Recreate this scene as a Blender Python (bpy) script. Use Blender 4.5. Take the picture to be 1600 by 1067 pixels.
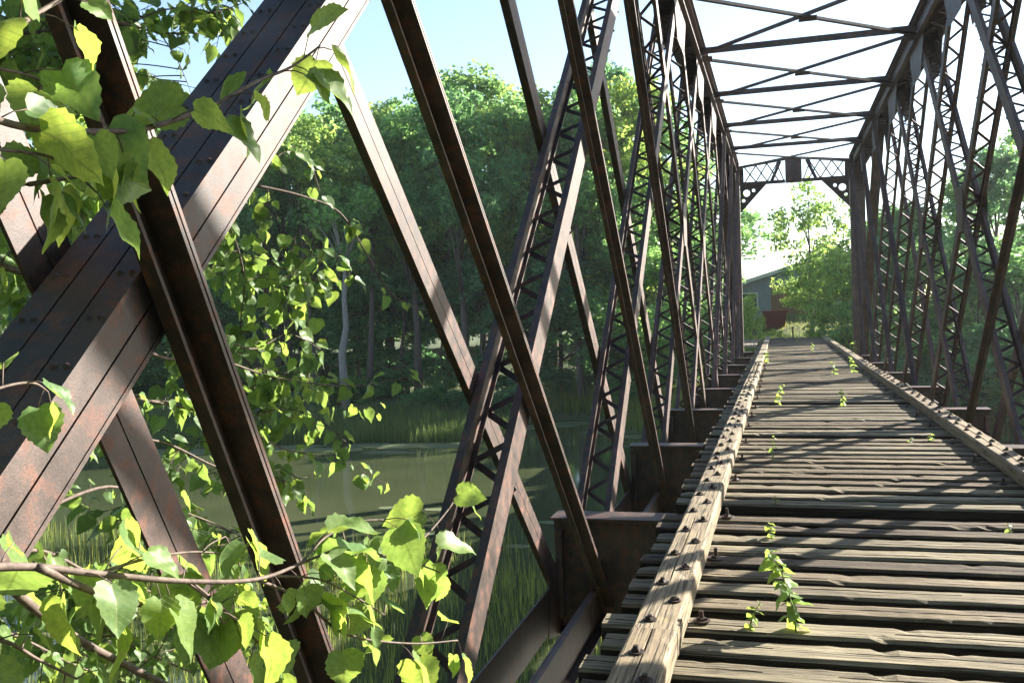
import bpy, bmesh, math, random
import numpy as np
from mathutils import Vector, Matrix, Euler

random.seed(7); np.random.seed(7)
R = math.radians
for o in list(bpy.data.objects): bpy.data.objects.remove(o, do_unlink=True)
scene = bpy.context.scene
COL = scene.collection

# ------------------------------------------------------------------ camera
F_PX, VPX, VPY, ROLL, EYE = 1467.5, 1218.4, 479.5, 0.033, 1.6
def _n(v): v = np.array(v, float); return v/np.linalg.norm(v)
_dY = _n([VPX-800, VPY-533.5, F_PX])
_x = np.array([1, -ROLL, 0.]); _dX = _n(_x - _dY*_x.dot(_dY))
_dU = np.cross(_dX, _dY)
if _dU[1] > 0: _dU = -_dU
CM = np.array([_dX, _dY, _dU])                  # world = CM @ camera(x right, y down, z forward)
def ray(px, py): return _n(CM @ np.array([px-800, py-533.5, F_PX]))
def P(px, py, d): return ray(px, py)*d + np.array([0, 0, EYE])
def onZ(px, py, z):
    r = ray(px, py); return r*((z-EYE)/r[2]) + np.array([0, 0, EYE])
cam = bpy.data.cameras.new('camera'); camo = bpy.data.objects.new('camera', cam); COL.objects.link(camo)
cam.sensor_width = 36; cam.lens = 36*F_PX/1600; cam.clip_start = 0.05; cam.clip_end = 3000
m = Matrix.Identity(4)
for i, a in enumerate((CM[:, 0], -CM[:, 1], -CM[:, 2])):
    for j in range(3): m[j][i] = a[j]
m[2][3] = EYE
camo.matrix_world = m
scene.camera = camo

# ------------------------------------------------------------------ sky, sun, exposure
SUN_AZ, SUN_EL = R(47), R(24.5)
world = bpy.data.worlds.new('World'); scene.world = world; world.use_nodes = True
wn = world.node_tree.nodes; wl = world.node_tree.links
bg = wn['Background']
sky = wn.new('ShaderNodeTexSky'); sky.sky_type = 'NISHITA'; sky.sun_disc = False
sky.sun_elevation = SUN_EL; sky.sun_rotation = SUN_AZ
sky.air_density = 1.0; sky.dust_density = .7; sky.ozone_density = 1.0; sky.altitude = 200
wl.new(sky.outputs[0], bg.inputs[0]); bg.inputs[1].default_value = 0.075
sd = bpy.data.lights.new('sun', 'SUN'); sd.energy = 5.0; sd.angle = R(0.53); sd.color = (1, .93, .82)
so = bpy.data.objects.new('sun', sd); COL.objects.link(so)
SDIR = Vector((math.sin(SUN_AZ)*math.cos(SUN_EL), math.cos(SUN_AZ)*math.cos(SUN_EL), math.sin(SUN_EL)))
so.rotation_euler = SDIR.to_track_quat('Z', 'Y').to_euler(); so.location = (20, 25, 30)
vs = scene.view_settings
vs.view_transform = 'Standard'; vs.look = 'None'; vs.gamma = 1; vs.use_curve_mapping = False
vs.exposure = 2.15
scene.render.engine = 'CYCLES'
scene.cycles.max_bounces = 4; scene.cycles.diffuse_bounces = 3; scene.cycles.glossy_bounces = 2; scene.cycles.transmission_bounces = 3; scene.cycles.transparent_max_bounces = 2

# ------------------------------------------------------------------ helpers
def tag(o, label=None, cat=None, group=None, kind=None):
    if label: o['label'] = label
    if cat: o['category'] = cat
    if group: o['group'] = group
    if kind: o['kind'] = kind
    return o
def empty(name, loc=(0, 0, 0)):
    o = bpy.data.objects.new(name, None); o.location = loc; o.empty_display_size = .2
    COL.objects.link(o); return o
def link(name, me, parent=None, loc=None, rot=None, scale=None):
    o = bpy.data.objects.new(name, me); COL.objects.link(o)
    if parent is not None: o.parent = parent
    if loc is not None: o.location = loc
    if rot is not None: o.rotation_euler = rot
    if scale is not None: o.scale = scale if hasattr(scale, '__len__') else (scale,)*3
    return o

class MB:
    """collects vertices and faces, builds one mesh"""
    def __init__(s): s.v = []; s.f = []; s.uv = None
    def add(s, vs, fs):
        b = len(s.v); s.v += [tuple(map(float, q)) for q in vs]; s.f += [tuple(b+i for i in f) for f in fs]
    def hexa(s, c):      # 8 corners, bottom 0-3, top 4-7
        s.add(c, [(3, 2, 1, 0), (4, 5, 6, 7), (0, 1, 5, 4), (1, 2, 6, 5), (2, 3, 7, 6), (3, 0, 4, 7)])
    def box(s, x0, x1, y0, y1, z0, z1):
        s.hexa([(x0, y0, z0), (x1, y0, z0), (x1, y1, z0), (x0, y1, z0), (x0, y0, z1), (x1, y0, z1), (x1, y1, z1), (x0, y1, z1)])
    def beam(s, a, b, u, u0, u1, v0, v1):
        """box along a->b; u = unit side axis, v = perpendicular; extents along u and v"""
        a = Vector(a); b = Vector(b); t = (b-a).normalized(); u = Vector(u); u = (u - t*u.dot(t)).normalized(); v = u.cross(t)
        if v.y < 0: v = -v
        c = [a+u*p+v*q for p, q in ((u0, v0), (u1, v0), (u1, v1), (u0, v1))] + [b+u*p+v*q for p, q in ((u0, v0), (u1, v0), (u1, v1), (u0, v1))]
        s.hexa(c)
    def prism(s, pts, axis_vec):
        n = len(pts); k = Vector(axis_vec)
        s.add([Vector(p) for p in pts]+[Vector(p)+k for p in pts],
              [tuple(range(n))[::-1], tuple(range(n, 2*n))]+[(i, (i+1) % n, n+(i+1) % n, n+i) for i in range(n)])
    def tube(s, pts, rad, n=6):
        pts = [Vector(p) for p in pts]; rings = []; b = len(s.v)
        for i, p in enumerate(pts):
            t = (pts[min(i+1, len(pts)-1)]-pts[max(i-1, 0)])
            t = t.normalized() if t.length > 1e-6 else Vector((0, 0, 1))
            u = t.cross(Vector((.3, .9, .2))); u = u.normalized() if u.length > 1e-3 else Vector((1, 0, 0)); w = t.cross(u)
            r = rad[i] if hasattr(rad, '__len__') else rad
            for k in range(n):
                an = 2*math.pi*k/n; s.v.append(tuple(p+(u*math.cos(an)+w*math.sin(an))*r))
        for i in range(len(pts)-1):
            for k in range(n):
                s.f.append((b+i*n+k, b+i*n+(k+1) % n, b+(i+1)*n+(k+1) % n, b+(i+1)*n+k))
        s.f.append(tuple(b+k for k in range(n))[::-1]); s.f.append(tuple(b+(len(pts)-1)*n+k for k in range(n)))
    def mesh(s, name, mat, smooth=False, fix=True):
        me = bpy.data.meshes.new(name); me.from_pydata(s.v, [], s.f)
        if fix:
            bm = bmesh.new(); bm.from_mesh(me); bmesh.ops.recalc_face_normals(bm, faces=bm.faces); bm.to_mesh(me); bm.free()
        if mat: me.materials.append(mat)
        if smooth: me.polygons.foreach_set('use_smooth', [True]*len(me.polygons))
        me.update(); return me
    def build(s, name, mat, parent=None, smooth=False):
        return link(name, s.mesh(name, mat, smooth), parent)

def np_mesh(name, V, Fc, mat, uv=None, smooth=False):
    """fast mesh from arrays; Fc is (n,3) or (n,4)"""
    me = bpy.data.meshes.new(name); k = Fc.shape[1]
    me.vertices.add(len(V)); me.vertices.foreach_set('co', np.ascontiguousarray(V, np.float32).ravel())
    me.loops.add(Fc.size); me.loops.foreach_set('vertex_index', Fc.ravel().astype(np.int32))
    me.polygons.add(len(Fc)); me.polygons.foreach_set('loop_start', np.arange(0, Fc.size, k, dtype=np.int32))
    me.polygons.foreach_set('loop_total', np.full(len(Fc), k, np.int32))
    if smooth: me.polygons.foreach_set('use_smooth', np.ones(len(Fc), bool))
    if uv is not None:
        l = me.uv_layers.new(name='UVMap'); l.data.foreach_set('uv', np.ascontiguousarray(uv[Fc.ravel()], np.float32).ravel())
    me.materials.append(mat); me.update(calc_edges=True); return me

# ------------------------------------------------------------------ materials
def new_mat(name):
    mt = bpy.data.materials.new(name); mt.use_nodes = True
    nt = mt.node_tree; return mt, nt, nt.nodes, nt.links, nt.nodes['Principled BSDF']
def ramp(N, stops, interp='LINEAR'):
    r = N.new('ShaderNodeValToRGB'); e = r.color_ramp.elements; r.color_ramp.interpolation = interp
    while len(e) < len(stops): e.new(.5)
    for i, (p, c) in enumerate(stops): e[i].position = p; e[i].color = (*c, 1) if len(c) == 3 else c
    return r
def noise(N, L, vec, scale, detail=6, rough=.6, dist=0):
    n = N.new('ShaderNodeTexNoise'); n.inputs['Scale'].default_value = scale; n.inputs['Detail'].default_value = detail
    n.inputs['Roughness'].default_value = rough; n.inputs['Distortion'].default_value = dist
    if vec is not None: L.new(vec, n.inputs['Vector'])
    return n
def mapping(N, L, vec, scale=(1, 1, 1)):
    mp = N.new('ShaderNodeMapping'); mp.inputs['Scale'].default_value = scale; L.new(vec, mp.inputs['Vector']); return mp.outputs[0]
def mixc(N, L, fac, a, b, mode='MIX'):
    mx = N.new('ShaderNodeMix'); mx.data_type = 'RGBA'; mx.blend_type = mode
    for sock, v in ((mx.inputs[0], fac), (mx.inputs[6], a), (mx.inputs[7], b)):
        if hasattr(v, 'is_output'): L.new(v, sock)
        else: sock.default_value = v if not hasattr(v, '__len__') else (*v, 1)[:4]
    return mx.outputs[2]
def bump(N, L, h, strength, dist, bs):
    b = N.new('ShaderNodeBump'); b.inputs['Strength'].default_value = strength; b.inputs['Distance'].default_value = dist
    L.new(h, b.inputs['Height']); L.new(b.outputs[0], bs.inputs['Normal']); return b
def math_n(N, L, op, a, b=None):
    n = N.new('ShaderNodeMath'); n.operation = op
    for i, v in enumerate((a, b)):
        if v is None: continue
        if hasattr(v, 'is_output'): L.new(v, n.inputs[i])
        else: n.inputs[i].default_value = v
    return n.outputs[0]

def mat_steel():
    mt, nt, N, L, bs = new_mat('rusty_steel')
    tc = N.new('ShaderNodeTexCoord'); v = tc.outputs['Object']
    n1 = noise(N, L, v, 2.2, 8, .65); n2 = noise(N, L, v, 14, 6, .7); n3 = noise(N, L, v, 160, 3, .7)
    base = ramp(N, [(.34, (.016, .011, .009)), (.48, (.044, .027, .021)), (.58, (.085, .057, .048)), (.70, (.16, .135, .125))])
    f = math_n(N, L, 'ADD', math_n(N, L, 'MULTIPLY', n1.outputs[0], .55), math_n(N, L, 'MULTIPLY', n2.outputs[0], .45))
    L.new(f, base.inputs[0])
    rust = ramp(N, [(.50, (0, 0, 0)), (.68, (.85, .85, .85))]); L.new(n2.outputs[0], rust.inputs[0])
    c = mixc(N, L, rust.outputs[0], base.outputs[0], (.150, .046, .018))
    sp = ramp(N, [(.35, (.62, .62, .62)), (.65, (1.2, 1.2, 1.2))]); L.new(n3.outputs[0], sp.inputs[0])
    c = mixc(N, L, 1.0, c, sp.outputs[0], 'MULTIPLY')
    st = noise(N, L, mapping(N, L, v, (9, 9, .7)), 1.0, 5, .6); sr = ramp(N, [(.35, (.55, .5, .48)), (.6, (1.15, 1.12, 1.12))]); L.new(st.outputs[0], sr.inputs[0])
    c = mixc(N, L, .8, c, sr.outputs[0], 'MULTIPLY')
    L.new(c, bs.inputs['Base Color'])
    rr = ramp(N, [(.3, (.48, .48, .48)), (.7, (.66, .66, .66))]); L.new(n2.outputs[0], rr.inputs[0]); L.new(rr.outputs[0], bs.inputs['Roughness'])
    bs.inputs['Specular IOR Level'].default_value = .55
    bump(N, L, n3.outputs[0], .2, .003, bs)
    return mt
def mat_wood(name, dark, mid, light, lichen=0.0, axis=0, bumpd=.006):
    mt, nt, N, L, bs = new_mat(name)
    tc = N.new('ShaderNodeTexCoord'); oi = N.new('ShaderNodeObjectInfo')
    off = N.new('ShaderNodeVectorMath'); off.operation = 'MULTIPLY_ADD'
    cv = N.new('ShaderNodeCombineXYZ'); 
    for i in range(3): L.new(math_n(N, L, 'MULTIPLY', oi.outputs['Random'], (37., 61., 17.)[i]), cv.inputs[i])
    va = N.new('ShaderNodeVectorMath'); va.operation = 'ADD'; L.new(tc.outputs['Object'], va.inputs[0]); L.new(cv.outputs[0], va.inputs[1])
    v = va.outputs[0]
    sc = [26, 26, 26]; sc[axis] = 1.1
    vg = mapping(N, L, v, sc); g = noise(N, L, vg, 1.6, 8, .68, .6)
    sc2 = [70, 70, 70]; sc2[axis] = 1.6
    g2 = noise(N, L, mapping(N, L, v, sc2), 1.3, 4, .6, .3)
    big = noise(N, L, mapping(N, L, v, [1.2 if i == axis else 3.5 for i in range(3)]), 1.4, 5, .6)
    base = ramp(N, [(.28, dark), (.50, mid), (.72, light)])
    f = math_n(N, L, 'ADD', math_n(N, L, 'MULTIPLY', g.outputs[0], .6), math_n(N, L, 'MULTIPLY', big.outputs[0], .4)); L.new(f, base.inputs[0])
    c = base.outputs[0]
    cr = ramp(N, [(.38, (.10, .085, .075)), (.50, (1, 1, 1))]); L.new(g2.outputs[0], cr.inputs[0])
    c = mixc(N, L, .8, c, cr.outputs[0], 'MULTIPLY')
    tint = ramp(N, [(0, (.36, .31, .27)), (.3, (.95, .85, .75)), (.6, (1, 1, .95)), (1, (1.3, 1.3, 1.22))]); L.new(oi.outputs['Random'], tint.inputs[0])
    c = mixc(N, L, 1.0, c, tint.outputs[0], 'MULTIPLY')
    if lichen:
        ln = noise(N, L, v, 7, 6, .7); lr = ramp(N, [(.60, (0, 0, 0)), (.70, (lichen,)*3)]); L.new(ln.outputs[0], lr.inputs[0])
        c = mixc(N, L, lr.outputs[0], c, (.33, .25, .09))
    L.new(c, bs.inputs['Base Color']); bs.inputs['Roughness'].default_value = .8; bs.inputs['Specular IOR Level'].default_value = .3
    h = math_n(N, L, 'ADD', g.outputs[0], math_n(N, L, 'MULTIPLY', cr.outputs[0], .8))
    bump(N, L, h, .7, bumpd, bs); return mt
def mat_leaf(name, col, trans, veins=False, rough=.45, var=.35, tmix=.5):
    mt, nt, N, L, bs = new_mat(name)
    oi = N.new('ShaderNodeObjectInfo'); geo = N.new('ShaderNodeNewGeometry')
    out = N['Material Output']
    rnd = geo.outputs['Random Per Island']
    rr = ramp(N, [(0, tuple(1-var for _ in range(3))), (.6, (1, 1, 1)), (1, (1+var*1.3, 1+var*.8, 1.0))]); L.new(rnd, rr.inputs[0])
    ro = ramp(N, [(0, (.72, .82, .9)), (1, (1.2, 1.1, .9))]); L.new(oi.outputs['Random'], ro.inputs[0])
    def shade(c):
        x = mixc(N, L, 1.0, c, rr.outputs[0], 'MULTIPLY'); return mixc(N, L, 1.0, x, ro.outputs[0], 'MULTIPLY')
    c1 = shade(col); c2 = shade(trans)
    if veins:
        uv = N.new('ShaderNodeUVMap'); sx = N.new('ShaderNodeSeparateXYZ'); L.new(uv.outputs[0], sx.inputs[0])
        au = math_n(N, L, 'ABSOLUTE', sx.outputs[0])
        mid = math_n(N, L, 'LESS_THAN', au, .02)
        w = math_n(N, L, 'FRACT', math_n(N, L, 'MULTIPLY', math_n(N, L, 'SUBTRACT', sx.outputs[1], math_n(N, L, 'MULTIPLY', au, .75)), 7.0))
        sv = math_n(N, L, 'LESS_THAN', w, .15)
        vn = math_n(N, L, 'MAXIMUM', mid, math_n(N, L, 'MULTIPLY', sv, .7))
        c1 = mixc(N, L, math_n(N, L, 'MULTIPLY', vn, .75), c1, (.27, .36, .15))
        c2 = mixc(N, L, math_n(N, L, 'MULTIPLY', vn, .7), c2, (.20, .27, .05))
        bump(N, L, math_n(N, L, 'SUBTRACT', 1.0, w), .5, .004, bs)
        tn = noise(N, L, uv.outputs[0], 9, 4); tr = ramp(N, [(.3, (.68, .76, .7)), (.7, (1.2, 1.12, 1.05))]); L.new(tn.outputs[0], tr.inputs[0])
        sn = noise(N, L, uv.outputs[0], 22, 2, .5); sp_ = ramp(N, [(.70, (0, 0, 0)), (.74, (.8, .8, .8))]); L.new(sn.outputs[0], sp_.inputs[0])
        c1 = mixc(N, L, sp_.outputs[0], c1, (.10, .065, .025)); c2 = mixc(N, L, sp_.outputs[0], c2, (.10, .06, .02))
        c1 = mixc(N, L, 1.0, c1, tr.outputs[0], 'MULTIPLY'); c2 = mixc(N, L, 1.0, c2, tr.outputs[0], 'MULTIPLY')
    L.new(c1, bs.inputs['Base Color']); bs.inputs['Roughness'].default_value = rough; bs.inputs['Specular IOR Level'].default_value = .35
    tb = N.new('ShaderNodeBsdfTranslucent'); L.new(c2, tb.inputs[0])
    ms = N.new('ShaderNodeMixShader'); ms.inputs[0].default_value = tmix
    L.new(bs.outputs[0], ms.inputs[1]); L.new(tb.outputs[0], ms.inputs[2]); L.new(ms.outputs[0], out.inputs['Surface'])
    return mt
def mat_plain(name, c1, c2, scale=6, rough=.7, bumps=.3, bd=.01, spec=.3, detail=6, stretch=(1, 1, 1)):
    mt, nt, N, L, bs = new_mat(name)
    tc = N.new('ShaderNodeTexCoord'); n = noise(N, L, mapping(N, L, tc.outputs['Object'], stretch), scale, detail, .65)
    r = ramp(N, [(.3, c1), (.7, c2)]); L.new(n.outputs[0], r.inputs[0]); L.new(r.outputs[0], bs.inputs['Base Color'])
    bs.inputs['Roughness'].default_value = rough; bs.inputs['Specular IOR Level'].default_value = spec
    if bumps: bump(N, L, n.outputs[0], bumps, bd, bs)
    return mt
def mat_water():
    mt, nt, N, L, bs = new_mat('murky_water')
    tc = N.new('ShaderNodeTexCoord'); v = tc.outputs['Object']
    n = noise(N, L, mapping(N, L, v, (1, 1.0, 1)), .12, 5, .6)
    r = ramp(N, [(.3, (.036, .048, .022)), (.7, (.075, .086, .042))]); L.new(n.outputs[0], r.inputs[0]); L.new(r.outputs[0], bs.inputs['Base Color'])
    bs.inputs['Roughness'].default_value = .06; bs.inputs['IOR'].default_value = 1.33
    b = noise(N, L, mapping(N, L, v, (1, 2.2, 1)), 2.2, 4, .55)
    bump(N, L, b.outputs[0], .10, .02, bs); return mt
def mat_ground():
    mt, nt, N, L, bs = new_mat('bank_ground')
    tc = N.new('ShaderNodeTexCoord'); v = tc.outputs['Object']
    n = noise(N, L, v, .25, 8, .65); n2 = noise(N, L, v, 5, 6, .7)
    r = ramp(N, [(.3, (.045, .062, .020)), (.52, (.06, .085, .025)), (.75, (.085, .075, .040))]); L.new(n.outputs[0], r.inputs[0])
    s2 = ramp(N, [(.3, (.6, .6, .6)), (.7, (1.25, 1.25, 1.2))]); L.new(n2.outputs[0], s2.inputs[0])
    L.new(mixc(N, L, 1.0, r.outputs[0], s2.outputs[0], 'MULTIPLY'), bs.inputs['Base Color']); bs.inputs['Roughness'].default_value = .95
    bump(N, L, n2.outputs[0], .8, .12, bs); return mt

STEEL = mat_steel()
TIEW = mat_wood('weathered_tie_wood', (.040, .032, .021), (.155, .130, .086), (.34, .300, .210), lichen=.3, axis=0, bumpd=.008)
CREO_SHADE = mat_wood('creosote_shade_wood', (.010, .008, .007), (.026, .020, .016), (.055, .042, .032), lichen=0, axis=0, bumpd=.006)
GUARDW = mat_wood('bleached_guard_wood', (.095, .075, .050), (.23, .19, .13), (.35, .31, .23), lichen=.6, axis=1, bumpd=.006)
BOLT = mat_plain('rusty_bolt', (.018, .013, .011), (.055, .034, .026), 60, .6, .3, .002)
LEAF = mat_leaf('linden_leaf', (.165, .265, .105), (.40, .55, .11), veins=True, tmix=.5)
CROWN = [mat_leaf('tree_leaf_%d' % i, c, t, tmix=.5, var=.4, rough=.5) for i, (c, t) in enumerate((
    ((.095, .220, .082), (.34, .62, .20)), ((.070, .185, .085), (.25, .52, .21)), ((.125, .230, .075), (.42, .64, .17))))]
REED = mat_leaf('reed_blade', (.125, .190, .060), (.30, .38, .10), tmix=.45, var=.45)
BARK = mat_plain('tree_bark', (.045, .036, .030), (.13, .108, .090), 9, .9, .6, .02, stretch=(3, 3, .5))
PALEBARK = mat_plain('pale_bark', (.14, .13, .12), (.30, .28, .26), 7, .9, .5, .02, stretch=(3, 3, .5))
TWIG = mat_plain('twig_bark', (.060, .042, .034), (.19, .145, .12), 60, .7, .4, .001)
STEM = mat_plain('green_stem', (.10, .13, .03), (.16, .18, .05), 30, .6, 0)
WATER = mat_water(); GROUND = mat_ground()

# ------------------------------------------------------------------ terrain and water
WZ = -4.5
FAR = [(-200, 28), (-60, 36), (-28.5, 40.7), (-21, 43.2), (-15.5, 43.4), (-14.2, 46), (-15.2, 54.5), (-10, 53), (-5.2, 43.5), (-2.6, 38.6), (4.2, 38.6), (7.5, 44), (14, 47), (30, 46), (80, 52), (200, 56)]
NEAR = [(-200, 6), (-40, 7.5), (-10, 6.5), (-4.5, 3.0), (-2.4, -0.5), (4.0, -0.5), (7, 3), (16, 6), (60, 6), (200, 4)]
def poly_sd(X, Y, pl):
    d = np.full(X.shape, 1e9); pl = np.array(pl, float)
    for a, b in zip(pl[:-1], pl[1:]):
        ab = b-a; t = np.clip(((X-a[0])*ab[0]+(Y-a[1])*ab[1])/(ab@ab), 0, 1)
        d = np.minimum(d, np.hypot(X-a[0]-ab[0]*t, Y-a[1]-ab[1]*t))
    # point-in-polygon for land beyond (close the polygon far away)
    return d
def inside(X, Y, pl, far):
    pts = list(pl)+[(pl[-1][0], far), (pl[0][0], far)]; ins = np.zeros(X.shape, bool); n = len(pts)
    for i in range(n):
        x1, y1 = pts[i]; x2, y2 = pts[(i+1) % n]
        if y1 == y2: continue
        c = ((y1 > Y) != (y2 > Y)) & (X < (x2-x1)*(Y-y1)/(y2-y1)+x1); ins ^= c
    return ins
def ground_z(X, Y):
    X = np.asarray(X, float); Y = np.asarray(Y, float)
    z = np.full(X.shape, WZ-1.0)
    for pl, far in ((FAR, 4000), (NEAR, -4000)):
        d = poly_sd(X, Y, pl); ins = inside(X, Y, pl, far); s = np.where(ins, d, -d)
        steep = np.exp(-((X-.6)/7.0)**2)               # steep embankment at the bridge ends
        top = np.where(far > 0, -1.6+1.35*steep, -1.2+.9*steep)
        zz = WZ + np.where(s > 0, np.minimum(s*(.12+1.3*steep), .45+2.0*steep) + np.clip((s-4)*.14, 0, 10), s*.35)
        zz = np.minimum(zz, top)
        zz = np.maximum(zz, WZ-1.0)
        z = np.maximum(z, zz)
    # the lawn rises gently behind the far end of the bridge
    z = z + np.clip((Y-47)*.055, 0, 1.3)*np.exp(-((X-2)/30)**2)
    z = z + np.where(z > WZ+.3, .10*np.sin(X*.7)*np.cos(Y*.55)+.06*np.sin(X*1.9+Y*1.3), 0)
    return z
def build_ground():
    def ax(lo, hi, a, b, fine):
        o1 = lo-(np.linspace(0, 1, 14)[1:]**2.2*a)[::-1]; o2 = hi+np.linspace(0, 1, 14)[1:]**2.2*b
        return np.concatenate([o1[::-1][::-1], np.arange(lo, hi+.01, fine), o2])
    xs = np.sort(ax(-60, 50, 300, 300, .8)); ys = np.sort(ax(-14, 90, 240, 400, .8))
    X, Y = np.meshgrid(xs, ys); Z = ground_z(X, Y)
    V = np.stack([X.ravel(), Y.ravel(), Z.ravel()], 1); nx, ny = len(xs), len(ys)
    i = np.arange(nx*ny).reshape(ny, nx); Fc = np.stack([i[:-1, :-1].ravel(), i[:-1, 1:].ravel(), i[1:, 1:].ravel(), i[1:, :-1].ravel()], 1)
    o = link('ground', np_mesh('ground', V, Fc, GROUND, smooth=True)); tag(o, kind='structure')
build_ground()
wm = MB(); wm.add([(-260, -60, WZ), (260, -60, WZ), (260, 75, WZ), (-260, 75, WZ)], [(0, 1, 2, 3)])
tag(wm.build('water', WATER), kind='structure')
# ------------------------------------------------------------------ bridge
XC = .6215; PAN = 4.235; YB = -.726; ZB = -.9; ZT = 6.98; NP = 9
YK = [YB+PAN*k for k in range(NP+1)]; YEND = YK[-1]
bridge = empty('truss_bridge', (XC, YB, -1.1))
tag(bridge, 'rusty brown steel lattice truss bridge with weathered timber deck crossing the pond', 'bridge')
def bpart(mb, name, mat, parent=None, kind=None, smooth=False):
    """build a part whose vertices are in world coordinates"""
    p = parent if parent is not None else bridge
    o = mb.build(name, mat, p, smooth)
    o.matrix_parent_inverse = PINV.get(p.name, Matrix.Identity(4))
    if kind: o['kind'] = kind
    return o
PINV = {}
PINV[bridge.name] = Matrix.Translation((XC, YB, -1.1)).inverted()
def bempty(name):
    o = bpy.data.objects.new(name, None); o.empty_display_size = .1; COL.objects.link(o); o.parent = bridge
    o.matrix_parent_inverse = PINV[bridge.name]; return o        # sits at the world origin: its children keep world coordinates
def extr(mb, a, b, u, poly):
    a = Vector(a); b = Vector(b); t = (b-a).normalized(); u = Vector(u); v = u.cross(t)
    if v.y < 0: v = -v
    mb.prism([a+u*p+v*q for p, q in poly], b-a)

def tension(s, k0, z0, k1, z1, d_eps=0., di=(0, 0), do=(0, 0)):
    root = bempty('diagonal'); u = Vector((-s, 0, 0))
    ti, to = 2.120-d_eps, 2.475+d_eps
    a = Vector((XC+s*ti, YK[k0], z0)); b = Vector((XC+s*ti, YK[k1], z1))
    if a.z > b.z: a, b = b, a
    a0, b0 = a.copy(), b.copy(); a.y += di[0]; b.y += di[1]
    for sg in (-1, 1):
        mb = MB()
        w_ = .078 if sg < 0 else .09
        poly = [(0, w_*sg), (0, .003*sg), (.10, .003*sg), (.10, .015*sg), (.013, .015*sg), (.013, (w_-.012)*sg), ((.042 if sg < 0 else .03), (w_-.012)*sg), ((.042 if sg < 0 else .03), w_*sg)]
        extr(mb, a, b, u, poly); bpart(mb, 'angle', STEEL, root)
    w = Vector((s*(to-ti), 0, 0)); a, b = a0, b0; a.y += do[0]; b.y += do[1]
    for sg in (-1, 1):
        mb = MB()
        poly = [(0, .093*sg), (0, .003*sg), (-.09, .003*sg), (-.09, .015*sg), (-.013, .015*sg), (-.013, .093*sg)]
        extr(mb, a+w, b+w, u, poly); bpart(mb, 'angle', STEEL, root)
    return root
LACE_SOLO = {(-1, 'r', 1), (-1, 'r', 2), (-1, 'r', 3), (-1, 'd', 3), (1, 'd', 3), (1, 'd', 4), (1, 'r', 3)}
def laced(s, kind, i):
    root = bempty('laced_strut'); u = Vector((-s, 0, 0)); e = 0 if kind == 'r' else .006
    dc = 2.305; h = .16-e; q = .105-e
    if kind == 'r': a = Vector((XC+s*dc, YK[i], ZB)); b = Vector((XC+s*dc, YK[i+2], ZT))
    else: a = Vector((XC+s*dc, YK[i+2], ZB)); b = Vector((XC+s*dc, YK[i], ZT))
    t = (b-a).normalized(); v = u.cross(t)
    if v.y < 0: v = -v
    for io in (1, -1):
        fl = .05; fb = .045; mb = MB()
        poly = [(h*io, -q), ((h-fl)*io, -q), ((h-fl)*io, -q+.012), ((h-.014)*io, -q+.012), ((h-.014)*io, q-.012), ((h-fb)*io, q-.012), ((h-fb)*io, q), (h*io, q)]
        extr(mb, a, b, u, poly); bpart(mb, 'channel', STEEL, root)
    Ltot = (b-a).length; pitch = .20 if kind == 'r' else .27; n = int((Ltot-1.0)/pitch); rest = MB()
    solo = (s, kind, i) in LACE_SOLO
    for face in (1,):
        for j in range(n):
            l0 = .5+j*pitch; u0, u1 = (h-.025, -h+.025) if j % 2 else (-h+.025, h-.025)
            lay = q+.004+(.006 if j % 2 else 0)
            p0 = a+t*l0+u*u0+v*face*lay; p1 = a+t*(l0+pitch)+u*u1+v*face*lay
            d = (p1-p0).normalized(); p0 -= d*.03; p1 += d*.03; wv = d.cross(v)*.022; tv = v*face*.006
            one = MB() if solo else rest
            one.hexa([p0-wv, p0+wv, p1+wv, p1-wv, p0-wv+tv, p0+wv+tv, p1+wv+tv, p1-wv+tv])
            if one is not rest: bpart(one, 'lacing_bar', STEEL, root)
    # end batten plates
    for l0 in (.12, Ltot-.62):
        for face in (-1, 1):
            pl = MB(); p0 = a+t*l0; p1 = p0+t*.5
            pl.beam(p0, p1, u, -h, h, face*(q+.003), face*(q+.011)); bpart(pl, 'batten_plate', STEEL, root)
    if rest.f: bpart(rest, 'lacing', STEEL, root, kind='stuff')
    return root
def heavy_post(s, kind, i):
    root = bempty('heavy_strut'); u = Vector((-s, 0, 0)); dc = 2.305; h = .165; ho = -.10; q = .074
    if kind == 'r': a = Vector((XC+s*dc, YK[i], ZB)); b = Vector((XC+s*dc, YK[i+2], ZT))
    else: a = Vector((XC+s*dc, YK[i+2], ZB)); b = Vector((XC+s*dc, YK[i], ZT))
    mb = MB(); mb.beam(a, b, u, ho+.016, h-.016, -q+.014, q-.014); bpart(mb, 'core', STEEL, root)
    for io in (1, -1):
        for v0, v1 in ((-q, -.003), (.003, q)):
            mb = MB(); lo, hi = (h-.015, h) if io > 0 else (ho, ho+.015); mb.beam(a, b, u, lo, hi, v0, v1); bpart(mb, 'side_plate', STEEL, root)
    for f in (-1, 1):
        for u0, u1 in ((ho-.01, -.022), (-.016, .080), (.086, h+.003)):
            mb = MB(); v0, v1 = sorted((f*(q+.001), f*(q+.013))); mb.beam(a, b, u, u0, u1, v0, v1); bpart(mb, 'cover_plate', STEEL, root)
    rv = MB(); t = (b-a).normalized(); v = u.cross(t); v = -v if v.y < 0 else v
    for j in range(int((b-a).length/.16)):
        for uu in (-.085, -.05, .11, .145):
            c = a+t*(.1+j*.16)+u*uu-v*(q+.013)
            rv.add([c+t*.013, c+u*.013, c-t*.013, c-u*.013, c-v*.009], [(0, 1, 4), (1, 2, 4), (2, 3, 4), (3, 0, 4)])
    bpart(rv, 'rivets', STEEL, root, kind='stuff')
    return root

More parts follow.
